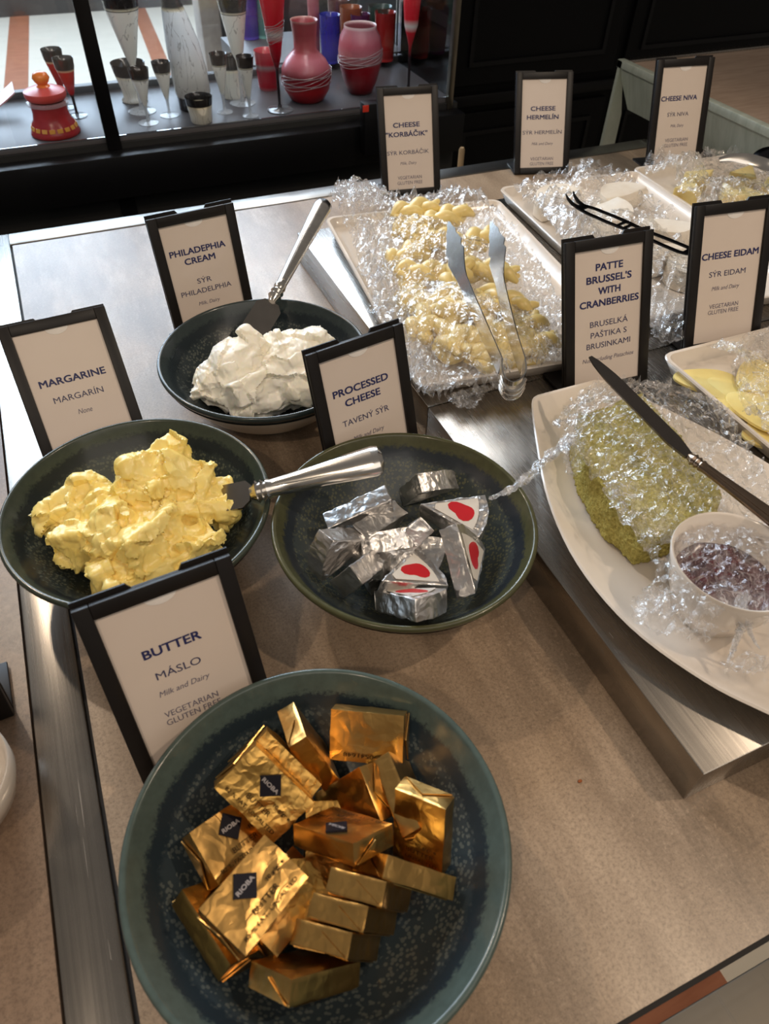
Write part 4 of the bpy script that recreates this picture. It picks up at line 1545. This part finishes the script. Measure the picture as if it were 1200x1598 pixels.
def film(label, outline, zref, peaks, amp=0.004, step=0.0034, seed=0, tails=(), bunches=()):
    """a crumpled sheet draped over what it covers; peaks (px, py, z, radius) hold it up; bunches are gathered folds of it"""
    t = thing('cling_film', label, 'cling film', group='cling film covers')
    rg = random.Random(seed)
    waves = []
    for k in range(9):
        a = rg.uniform(0, PI)
        waves.append((math.cos(a), math.sin(a), rg.choice((0.009, 0.013, 0.02, 0.03, 0.045)), rg.random(), rg.uniform(0.5, 1.0)))
    film_sheet('film_sheet', t, outline, zref, peaks, amp, step, seed, waves)
    for i, (ol, zz) in enumerate(bunches):
        film_sheet('gathered_fold', t, ol, zz, [], 0.006, 0.0026, seed + 3.3 * i + 1, waves, True)
    for pts, w in tails:
        P = spline([at(*p) for p in pts], 10)
        bm = bmesh.new()
        n = len(P)
        for s in range(3):
            path, sec = [], []
            for k, p in enumerate(P):
                f = k / (n - 1)
                ph = f * 16 + s * 2.1
                ww = w * (1 - 0.8 * f)
                path.append(p + Vector((math.cos(ph), math.sin(ph), math.cos(ph * 1.3))) * ww * 0.35)
                sec.append((ww * (0.55 + 0.25 * noise.noise(Vector((f * 20, s, seed)))), ww * 0.22))
            sweep(bm, path, sec, [Vector((math.cos(k * .5 + s), math.sin(k * .5 + s), .5)) for k in range(n)], 7)
        finish('twisted_tail', bm, FILM_BUNCHED, t, angle=20)
    return t


film('crumpled cling film over the braided cheese platter under the tongs',
     [(512, 300), (530, 282), (580, 286), (620, 300), (700, 298), (752, 300), (790, 340), (850, 410), (878, 470), (884, 560), (845, 585), (800, 582), (775, 612), (735, 640, .045), (690, 640, .045), (655, 622), (632, 590), (600, 540), (575, 500), (562, 430), (552, 380), (525, 335)],
     0.069, [(650, 350, .092, .05), (700, 380, .096, .06), (690, 460, .104, .06), (740, 480, .104, .06), (790, 500, .096, .05), (640, 420, .09, .05), (548, 296, .100, .03), (760, 540, .088, .04), (720, 300, .085, .03)],
     0.0042, seed=4, bunches=(([(556, 335), (585, 340), (612, 400), (628, 470), (650, 540), (690, 570), (720, 590), (700, 612), (655, 605), (618, 555), (588, 500), (570, 430)], .082),
                              ([(525, 285), (560, 278), (600, 292), (612, 312), (585, 325), (545, 320)], .092),
                              ([(690, 620, .05), (735, 600, .055), (772, 606, .05), (742, 640, .05), (705, 642, .045)], .052)))
film('bunched cling film over the soft white cheese platter under the black fork',
     [(800, 285), (860, 270), (905, 250), (935, 248), (960, 262), (1000, 290), (1060, 345), (1095, 400), (1110, 470), (1085, 520, .055), (1040, 548, .05), (1010, 545, .05), (985, 480), (930, 440), (880, 400), (845, 355), (820, 320)],
     0.068, [(870, 320, .09, .05), (920, 340, .096, .05), (980, 340, .094, .05), (1040, 400, .094, .05), (950, 390, .094, .05), (920, 262, .098, .02), (1070, 500, .075, .03)],
     0.0045, seed=9, bunches=(([(838, 302), (870, 288), (905, 300), (925, 340), (945, 385), (915, 395), (878, 372), (850, 335)], .090),
                              ([(1010, 500), (1050, 490), (1085, 500), (1088, 520, .06), (1050, 545, .05), (1012, 545, .05)], .062)))
film('cling film peaked over the blue cheese by the steel station',
     [(1003, 260), (1012, 225, .085), (1040, 205, .1), (1085, 215, .095), (1110, 235), (1180, 245), (1235, 270), (1240, 340), (1180, 350), (1110, 345), (1060, 320), (1030, 290)],
     0.070, [(1040, 245, .112, .03), (1075, 240, .110, .03), (1100, 285, .096, .05), (1160, 285, .096, .05), (1200, 300, .095, .05)],
     0.0045, seed=13)
film('cling film over the yellow cheese slices at the right edge',
     [(1108, 520, .09), (1150, 505, .09), (1220, 500), (1300, 540), (1330, 700), (1250, 740), (1200, 700), (1160, 655), (1140, 610), (1115, 570)],
     0.070, [(1140, 545, .098, .03), (1200, 590, .084, .05), (1220, 650, .082, .05)],
     0.0042, seed=21)
film('cling film over the green loaf and sauce bowl, its twisted tail over the foil cheese',
     [(858, 690), (880, 640, .085), (905, 596, .09), (950, 572, .09), (1025, 574, .09), (1085, 602, .085), (1140, 672), (1190, 760), (1260, 820), (1300, 930), (1270, 1040), (1215, 1052), (1170, 1010), (1110, 1000), (1060, 1005), (1005, 985), (985, 945), (1015, 915), (1030, 890), (985, 850), (940, 800), (900, 765), (870, 730)],
     0.074, [(950, 680, .106, .06), (1010, 640, .108, .05), (1010, 720, .107, .07), (1060, 760, .104, .07), (1020, 800, .10, .05), (1070, 640, .10, .05), (1120, 710, .095, .05), (1150, 872, .116, .055), (1110, 900, .112, .04), (1200, 880, .115, .06), (1045, 950, .096, .05), (1150, 960, .10, .05), (1000, 950, .086, .03)],
     0.0040, seed=31,
     tails=(([(890, 690, .098), (868, 705, .094), (845, 722, .090), (815, 752, .086), (790, 768, .084), (764, 778, .080)], 0.0095),
            ([(1160, 930, .105), (1158, 970, .092), (1148, 1005, .080), (1135, 1035, .073)], 0.007),
            ([(1165, 965, .096), (1172, 990, .084), (1185, 1012, .075)], 0.0045)),
     bunches=(([(985, 935), (1010, 912), (1050, 918), (1085, 938), (1120, 952), (1150, 965), (1150, 992), (1105, 1000), (1055, 1000), (1010, 985), (988, 962)], .078),
              ([(872, 700), (885, 640), (915, 605), (935, 612), (915, 665), (918, 715), (900, 745), (880, 735)], .096),
              ([(935, 745), (960, 750), (1000, 800), (1030, 840), (1045, 885), (1030, 905), (1012, 870), (985, 835), (950, 790)], .094),
              ([(1120, 1032), (1160, 1020), (1215, 1022), (1225, 1045), (1170, 1055), (1128, 1052)], .072)))


# ------------------------------------------------------------------ serving tools
def tongs():
    t = thing('serving_tongs', 'polished steel serving tongs lying on the film over the braided cheese', 'tongs')
    A = [(700, 346, .120), (708, 385, .117), (720, 430, .113), (740, 480, .108), (762, 530, .103), (781, 572, .098)]
    B = [(766, 346, .118), (775, 385, .116), (779, 432, .112), (789, 480, .107), (802, 530, .102), (816, 572, .098)]
    bend = [(781, 588, .096), (785, 602, .095), (796, 610, .0945), (809, 606, .0945), (818, 592, .095)]
    for pts, nm in ((A, 'left'), (B, 'right')):
        bm = bmesh.new()
        P = spline([at(*p) for p in pts], 6)
        n = len(P)
        sec = []
        for k in range(n):
            f = k / (n - 1)
            if f < 0.30:
                w = 0.0125 * (0.06 + 0.94 * min(1, f / 0.20)) * (1 + 0.13 * math.sin(f * 75))
            elif f < 0.42:
                w = 0.0125 - (f - 0.30) / 0.12 * 0.0056
            else:
                w = 0.0069 + (f - 0.42) * 0.004
            sec.append((w, 0.0006))
        sg = 1 if nm == 'left' else -1
        side = [Vector((0.75 * (1 - k / (n - 1)), -0.35, 1)) for k in range(n)]
        sweep(bm, P, sec, side, 4, 'rect')
        finish('arm', bm, CHROME, t, angle=30)
    bm = bmesh.new()
    P = spline([at(*A[-1])] + [at(*p) for p in bend] + [at(*B[-1])], 6)
    sweep(bm, P, [(0.0108, 0.0007)] * len(P), Vector((0, 0, 1)), 4, 'rect')
    for dz in (-0.0075, -0.0025, 0.0025):
        P2 = spline([at(p[0] , p[1] + 2, p[2]) + Vector((0, -0.001, dz)) for p in bend], 6)
        sweep(bm, P2, [(0.0017, 0.0019)] * len(P2), Vector((0, 0, 1)), 8)
    finish('spring_bend', bm, CHROME, t, angle=35)


tongs()


def cheese_fork():
    t = thing('cheese_fork', 'black slotted cheese knife with forked tip lying on the soft white cheese', 'knife')
    a, b = at(905, 322, 0.104), at(1077, 394, 0.106)
    d = (b - a)
    L = d.length
    d.normalize()
    s = Vector((0, 0, 1)).cross(d).normalized()

    def P(f, w):
        return a + d * (f * L) + s * w
    bm = bmesh.new()
    up = Vector((0, 0, 1))
    fs = [0.0, 0.1, 0.3, 0.42, 0.5, 0.62, 0.8, 0.94, 1.0]
    ws = [0.006, 0.0095, 0.0105, 0.010, 0.0085, 0.008, 0.0095, 0.0095, 0.006]
    for sg in (1, -1):
        sweep(bm, [P(f, w * sg) for f, w in zip(fs, ws)], [(0.0026, 0.0009)] * len(fs), s, 4, 'rect')
    for f, w, h in ((0.02, 0.007, 0.010), (0.40, 0.010, 0.0022), (0.46, 0.009, 0.0022), (0.60, 0.008, 0.002), (0.985, 0.0075, 0.004)):
        sweep(bm, [P(f, -w), P(f, w)], [(h / 1.0 if h < 0.006 else 0.006, 0.0008)] * 2, d, 4, 'rect')
    finish('slotted_blade', bm, DARKSTEEL, t, angle=30)
    for sg, bend in ((1, 0.004), (-1, 0.001)):
        bm = bmesh.new()
        pts = [P(0.02, 0.0045 * sg), P(-0.05, 0.0060 * sg) + up * .002, P(-0.10, 0.0065 * sg + bend * .3) + up * .006, P(-0.135, 0.006 * sg + bend) + up * .010]
        sweep(bm, pts, [(0.0032, 0.0009), (0.0030, 0.0009), (0.0020, 0.0008), (0.0004, 0.0005)], s, 4, 'rect')
        finish('prong', bm, DARKSTEEL, t, angle=30)


cheese_fork()

tip = at(921, 557, 0.128)
bol = at(1075, 712, 0.119)
end = at(1245, 838, 0.119)
knife('pate_knife', 'long silver table knife lying over the filmed green loaf', tip, bol, end, 0.0064, 0.0064, M('aged_steel', (150, 130, 112), 0.22, 1.0), M('dull_blade', (120, 112, 106), 0.24, 1.0), up=Vector((-0.1, -0.5, 0.9)).normalized())


def spoon():
    t = thing('serving_spoon', 'dark steel serving spoon resting on the blue cheese film at the right edge', 'spoon')
    bm = bmesh.new()
    P = spline([at(1122, 250, .112), at(1145, 246, .116), at(1175, 250, .116), at(1205, 262, .114), at(1250, 290, .112)], 8)
    sweep(bm, P, [(0.0035 + 0.0045 * min(1, k / 12), 0.0014) for k in range(len(P))], Vector((0.3, 1, 0.9)), 8)
    finish('handle', bm, CHROME, t, angle=35)
    bm = bmesh.new()
    c = at(1212, 241, .118)
    ellipsoid(bm, (0, 0, 0), (0.034, 0.022, 0.007), (0.2, 0.1, rad(-25)), 3)
    for v in bm.verts:
        v.co.z -= 9 * (v.co.x ** 2 + v.co.y ** 2)
    bmesh.ops.translate(bm, vec=c, verts=bm.verts)
    finish('spoon_bowl', bm, DARKSTEEL, t, angle=60)


spoon()

# white bowl on the neighbouring counter
c = at(-52, 1262)
bm = bmesh.new()
lathe(bm, [(0, 0), (0.024, 0), (0.026, 0.002), (0.036, 0.014), (0.0425, 0.034), (0.043, 0.046), (0.042, 0.048), (0.040, 0.046), (0.038, 0.034), (0.030, 0.014), (0, 0.006)], 48)
o = finish('white_bowl', bm, PORC, None, angle=60, loc=(c.x, c.y, -0.001))
tag(o, 'rounded white bowl on the brown side counter cut off by the left edge', 'bowl')
# crumb on the stone
bm = bmesh.new()
ellipsoid(bm, (0, 0, 0), (0.0018, 0.0012, 0.0008), sub=2)
o = finish('crumb', bm, M('brown_crumb', (150, 80, 30), 0.7), None, loc=at(905, 1219, 0.0006))
tag(o, 'tiny brown crumb on the bare stone top beside the front riser', 'crumb')


# ------------------------------------------------------------------ glassware in the display
ZSH = 0.0062
SILVERG = lambda nm, rim=(30, 28, 28), ro=0.97: mat_glass(nm, None, 1, 0.12, [(0, (210, 216, 220), .5), (.30, (220, 224, 224), .4), (.36, (236, 234, 222), .68), (.70, (248, 246, 236), .75), (.80, (250, 246, 234), .8), (.805, (30, 28, 28), .9), (.815, (226, 218, 190), .9), (.83, rim, ro), (1, rim, ro)])
G_SILVER = SILVERG('silver_veined_glass')
G_CUP = mat_glass('silver_cup_glass', None, 1, 0.12, [(0, (246, 242, 228), .75), (.6, (250, 246, 230), .75), (.68, (248, 238, 208), .85), (.71, (34, 32, 32), .95), (1, (46, 44, 44), .93)])
G_REDSTEM = mat_glass('red_stem_glass', None, 1, 0.12, [(0, (120, 126, 130), .5), (.06, (40, 36, 36), .9), (.36, (44, 32, 32), .9), (.42, (190, 30, 28), .85), (.78, (206, 44, 32), .85), (.80, (226, 190, 150), .9), (.83, (54, 50, 46), .9), (1, (70, 68, 62), .85)])
G_REDFLUTE = mat_glass('red_flute_glass', None, 1, 0.15, [(0, (140, 142, 144), .8), (.04, (34, 30, 32), .95), (.33, (40, 26, 30), .95), (.40, (130, 14, 28), .95), (.56, (196, 22, 40), .93), (.62, (214, 208, 200), .9), (.68, (206, 34, 46), .9), (1, (210, 50, 56), .85)])
G_REDVASE = mat_glass('red_bottle_glass', None, 1, 0.3, [(0, (150, 10, 24), .97), (.18, (168, 6, 18), .96), (.36, (120, 14, 28), .96), (.44, (178, 92, 100), .97), (.56, (196, 104, 116), .97), (.64, (168, 62, 72), .96), (.97, (150, 56, 62), .95), (1, (196, 150, 140), .95)])
G_REDVASE2 = mat_glass('red_jar_glass', None, 1, 0.3, [(0, (90, 12, 22), .97), (.12, (130, 6, 18), .97), (.45, (144, 10, 24), .96), (.52, (170, 110, 112), .96), (.75, (176, 84, 96), .97), (.95, (176, 112, 120), .97), (1, (220, 200, 196), .95)])


def glass_item(name, label, base, top, prof, mat, cat, seg=40, band=None, bend=None, wall=0.0012, y=None, extra=None, group=None, zb=ZSH):
    """prof [(half width in photo pixels, height fraction)]; base and top are photo pixels of the axis"""
    b = at(base[0], base[1], zb)
    k = depth(b) / F
    # height at which a vertical through the base reaches the pixel row of top
    h = 0.12
    for _ in range(30):
        p = b + Vector((0, 0, h))
        d = p - CAM
        py = 799 - F * d.dot(CU) / d.dot(CF)
        h += (py - top[1]) * 0.0008
    pr = [(r * k, f * h) for r, f in prof]
    t = thing(name, label, cat, tuple(b), group=group)
    bm = bmesh.new()
    path = None
    if bend:
        path = lambda z: (bend * (z / h) ** 2, 0)
    outer = [(0, 0)] + pr
    inner = [(max(r - wall, 0.0004), z - (0.0006 if i == len(pr) - 1 else 0)) for i, (r, z) in enumerate(pr) if z > 0.08 * h][::-1]
    lathe(bm, outer + inner + [(0, inner[-1][1] + 0.002)], seg, path=path)
    finish('glass_body', bm, mat, t, angle=70)
    if extra:
        extra(t, k, h)
    return t, k, h


def trail(t, k, h, r0, f0, amp, turns=1, mat=None, n=70, w=0.0006, tilt=0.03):
    """clear glass threads wound round the body"""
    bm = bmesh.new()
    for s in range(7):
        pts = []
        for i in range(n + 1):
            a = 2 * PI * i / n
            z = (f0 + (s - 3) * 0.018) * h + tilt * h * math.sin(a + 0.9 + s * .2) + amp * h * math.sin(a * 3 + s * 1.7) * .6
            rr = (r0(z / h) if callable(r0) else r0) * k + 0.0008
            pts.append(Vector((rr * math.cos(a), rr * math.sin(a), z)))
        sweep(bm, pts, [(w, w)] * len(pts), (0, 0, 1), 6)
    finish('glass_thread', bm, mat, t, angle=60)


THREAD = mat_glass('clear_glass_thread', (200, 180, 180), 0.45, 0.05)

# covered jar, left
AMBER = M('amber_glass', (236, 130, 40), 0.25, vary=(30, (226, 106, 34)))
JARRED = M('frosted_red_glass', (206, 74, 62), 0.35, vary=(20, (196, 60, 56)))
JARBODY = M('deep_red_glass', (168, 44, 44), 0.25, vary=(30, (150, 36, 40)))


def jar_extra(t, k, h):
    bm = bmesh.new()
    lathe(bm, [(0, .55 * h), (22 * k, .55 * h), (28 * k, .575 * h), (30.5 * k, .63 * h), (30 * k, .70 * h), (20 * k, .745 * h), (9 * k, .765 * h), (0, .765 * h)], 40)
    lid = finish('lid', bm, JARRED, t, angle=50)
    bm = bmesh.new()
    lathe(bm, [(0, .762 * h), (10 * k, .765 * h), (7 * k, .80 * h), (10 * k, .84 * h), (12.5 * k, .90 * h), (10 * k, .965 * h), (5 * k, .995 * h), (0, h)], 32)
    finish('knob', bm, AMBER, lid, angle=70)
    bm = bmesh.new()
    lathe(bm, [(26 * k, .47 * h), (30 * k, .49 * h), (30 * k, .535 * h), (25 * k, .55 * h)], 40)
    finish('clear_collar', bm, THREAD, t)
    bm = bmesh.new()
    for i in range(18):
        a = 2 * PI * i / 18
        m = Matrix.Rotation(a, 4, 'Z') @ Matrix.Translation((32.6 * k, 0, .135 * h)) @ Matrix.Rotation(rad(-18), 4, 'Y')
        box(bm, -0.0012, 0.0012, -4.2 * k, 4.2 * k, -.035 * h, .035 * h, 0.0005, 1, 0, m)
    finish('gold_square_band', bm, M('gold_leaf', (228, 160, 60), 0.35), t)


glass_item('lidded_glass_jar', 'orange red lidded glass jar with a round knob at the left of the display', (88, 207), (66, 111),
           [(36, 0), (37, .03), (35, .08), (31, .20), (28, .24), (26, .36), (26, .46), (24, .54)], JARBODY, 'jar', extra=jar_extra)
for nm, b, tp in (('red stemmed glass with a dark rim, nearer of the two right of the lidded jar', (121, 181), (101, 90)), ('red stemmed glass with a dark rim, behind the nearer one by the lidded jar', (104, 168), (80, 76))):
    glass_item('stemmed_glass', nm, b, tp, [(15, 0), (15, .012), (3, .03), (2, .1), (2.2, .33), (5, .42), (14, .86), (15, 1)], G_REDSTEM, 'glass', group='red stemmed glasses')
# pink dish at the far left
bm = bmesh.new()
n = 14
a, b = at(-60, 200, ZSH), at(33, 176, ZSH)
rows = []
for i in range(n + 1):
    f = i / n
    p = a.lerp(b, f)
    lift = 0.004 + 0.030 * f ** 2
    rows.append([bm.verts.new(p + Vector((0, dy, lift + dz))) for dy, dz in ((0, 0), (0.055, 0.004), (0.055, 0.0065), (0, 0.0025))])
for r, q in zip(rows, rows[1:]):
    for i in range(4):
        bm.faces.new((r[i], r[(i + 1) % 4], q[(i + 1) % 4], q[i]))
bm.faces.new(rows[0])
bm.faces.new(rows[-1])
o = finish('pink_dish', bm, M('frosted_pink_glass', (204, 150, 146), 0.3, vary=(20, (196, 136, 132))), angle=50)
tag(o, 'curved frosted pink glass dish at the far left of the display', 'dish')

glass_item('tall_flute', 'tall silver flute with black rim, left one, behind the silver cup', (222, 174), (176, -30),
           [(21, 0), (21, .006), (4, .02), (2.5, .08), (2.5, .28), (5, .40), (9, .46), (24, .82), (27, 1)], G_SILVER, 'glass', group='tall silver flutes')
glass_item('silver_cup', 'silver cup with a wide black rim under the left tall flute', (211, 157), (207, 97),
           [(19, 0), (20, .05), (16, .12), (17, .3), (23, .75), (25.5, 1)], G_CUP, 'glass', group='silver black rimmed cups')
glass_item('stemmed_glass', 'small silver stemmed glass nearest the front, left of centre', (232, 192), (216, 106), [(15.5, 0), (15.5, .012), (3, .04), (2, .12), (2.5, .3), (13.5, .84), (15, 1)], G_SILVER, 'glass', group='small silver stemmed glasses')
glass_item('stemmed_glass', 'small silver stemmed glass against the terracotta floor stripe', (265, 180), (250, 96), [(15, 0), (15, .012), (3, .04), (2, .12), (2.5, .3), (12.5, .84), (14, 1)], G_SILVER, 'glass', group='small silver stemmed glasses')
G_CARAFE = mat_glass('silver_carafe_glass', None, 1, 0.15, [(0, (40, 38, 38), .95), (.12, (46, 44, 44), .95), (.135, (190, 186, 178), .9), (.3, (216, 214, 206), .88), (.6, (232, 238, 242), .88), (.86, (238, 246, 250), .85), (.88, (214, 206, 176), .92), (.90, (60, 62, 62), .92), (1, (50, 50, 50), .9)])
glass_item('curved_carafe', 'tall curved silver carafe tapering to a dark mouth', (305, 168), (268, -12),
           [(24, 0), (24.5, .1), (27, .16), (27, .35), (24, .6), (17, .85), (13, .95), (14, 1)], G_CARAFE, 'carafe', bend=-0.018)
glass_item('silver_cup', 'low silver cup with black rim at the front of the display shelf', (315, 190), (311, 150), [(15, 0), (16.5, .06), (17, .3), (20, .8), (21, 1)], G_CUP, 'glass', group='silver black rimmed cups')
glass_item('stemmed_glass', 'small silver stemmed glass, left of the pair before the right tall flute', (351, 175), (340, 83), [(12.5, 0), (12.5, .012), (3, .04), (2, .14), (3, .3), (11.5, .84), (13, 1)], G_SILVER, 'glass', group='small silver stemmed glasses')
glass_item('stemmed_glass', 'small silver stemmed glass, right of the pair before the right tall flute', (391, 181), (382, 87), [(12.5, 0), (12.5, .012), (3, .04), (2, .14), (3, .3), (11.5, .84), (13, 1)], G_SILVER, 'glass', group='small silver stemmed glasses')
glass_item('silver_cup', 'silver cup with black rim between the pair of small stemmed glasses', (366, 150), (364, 86), [(18, 0), (19, .05), (18, .3), (16, .8), (15.5, 1)], G_CUP, 'glass', group='silver black rimmed cups')
glass_item('silver_cup', 'silver cup half hidden behind the curved carafe', (290, 142), (281, 90), [(15, 0), (15, .05), (14, .3), (17, .8), (18, 1)], G_CUP, 'glass', group='silver black rimmed cups')
glass_item('tall_flute', 'tall silver flute with black rim, right one, behind the pair of small glasses', (379, 161), (352, -18),
           [(20, 0), (20, .006), (4, .02), (2.5, .08), (2.5, .30), (4, .40), (9, .47), (21, .9), (23, 1)], G_SILVER, 'glass', group='tall silver flutes')
glass_item('red_cup', 'red tilted sided glass cup left of the tall red flute', (420, 138), (412, 78), [(15, 0), (16, .06), (17, .4), (19, 1)], mat_glass('red_cup_glass', None, 1, .2, [(0, (190, 120, 124), .9), (.1, (190, 24, 44), .92), (.5, (160, 26, 44), .92), (.62, (150, 130, 130), .9), (.7, (176, 34, 50), .92), (1, (196, 90, 96), .9)]), 'glass')
t_, k_, h_ = glass_item('red_flute', 'tall red flute with a black stem left of the red bottle vase', (437, 172), (420, -30),
           [(20, 0), (20, .01), (4, .02), (2, .06), (2.2, .34), (8, .46), (16, .78), (21, 1)], G_REDFLUTE, 'glass', group='red flutes')
trail(t_, k_, h_, lambda f: 8 + (f - .46) * 27, .64, .012, mat=THREAD)
prb = [(20, 0), (26, .03), (34, .15), (38, .30), (37, .42), (30, .53), (21, .61), (16.5, .66), (17, .80), (20, 1)]
t_, k_, h_ = glass_item('bottle_vase', 'round bodied red bottle vase with a straight neck and clear threads', (480, 156), (474, 30), prb, G_REDVASE, 'vase')
trail(t_, k_, h_, 38, .32, .03, mat=THREAD, tilt=.05)
prv = [(16, 0), (19, .03), (26, .2), (32, .45), (33, .65), (30, .84), (24.5, .94), (24, 1)]
t_, k_, h_ = glass_item('wide_vase', 'wide mouthed red vase with clear threads right of the bottle vase', (562, 144), (557, 38), prv, G_REDVASE2, 'vase')
trail(t_, k_, h_, 33, .56, .03, mat=THREAD, tilt=.05)
glass_item('red_flute', 'tall red flute with a black stem at the right end of the display', (637, 142), (640, -30),
           [(18, 0), (18, .01), (4, .02), (2, .06), (2.2, .42), (5, .50), (10, .62), (13, .85), (15, 1)], G_REDFLUTE, 'glass', group='red flutes')
# coloured tumblers on the ledge behind
TZ = ZSH + 0.012


def tumbler(label, col, base, top, r, alpha=0.75):
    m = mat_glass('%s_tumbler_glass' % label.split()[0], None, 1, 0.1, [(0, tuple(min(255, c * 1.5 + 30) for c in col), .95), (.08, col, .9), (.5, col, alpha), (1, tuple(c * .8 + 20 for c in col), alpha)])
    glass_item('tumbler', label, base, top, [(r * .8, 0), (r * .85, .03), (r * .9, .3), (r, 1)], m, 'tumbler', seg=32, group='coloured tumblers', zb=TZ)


tumbler('blue glass tumbler between the two red vases', (44, 44, 170), (516, 97), (514, 22), 16, .8)
tumbler('orange glass tumbler on the rear ledge above the wide red vase', (170, 84, 40), (548, 88), (545, 10), 17)
tumbler('purple glass tumbler directly behind the wide red vase', (84, 26, 74), (562, 94), (558, 21), 15, .85)
tumbler('red glass tumbler right of the wide red vase', (150, 26, 24), (600, 94), (597, 18), 16, .85)
tumbler('green tinted tumbler on the rear ledge behind the red one', (56, 84, 72), (592, 86), (588, 9), 18, .6)
tumbler('violet tumbler at the left end of the rear ledge', (70, 60, 150), (392, 60), (386, -20), 15, .75)
tumbler('pale green tumbler beside the violet one on the rear ledge', (90, 140, 130), (412, 58), (408, -20), 13, .6)
tumbler('brown tumbler at the top of the rear ledge behind the blue one', (96, 40, 36), (530, 78), (528, -2), 17, .8)
tumbler('rose tumbler half hidden by the neck of the red bottle vase', (176, 84, 92), (492, 92), (488, -6), 9, .9)
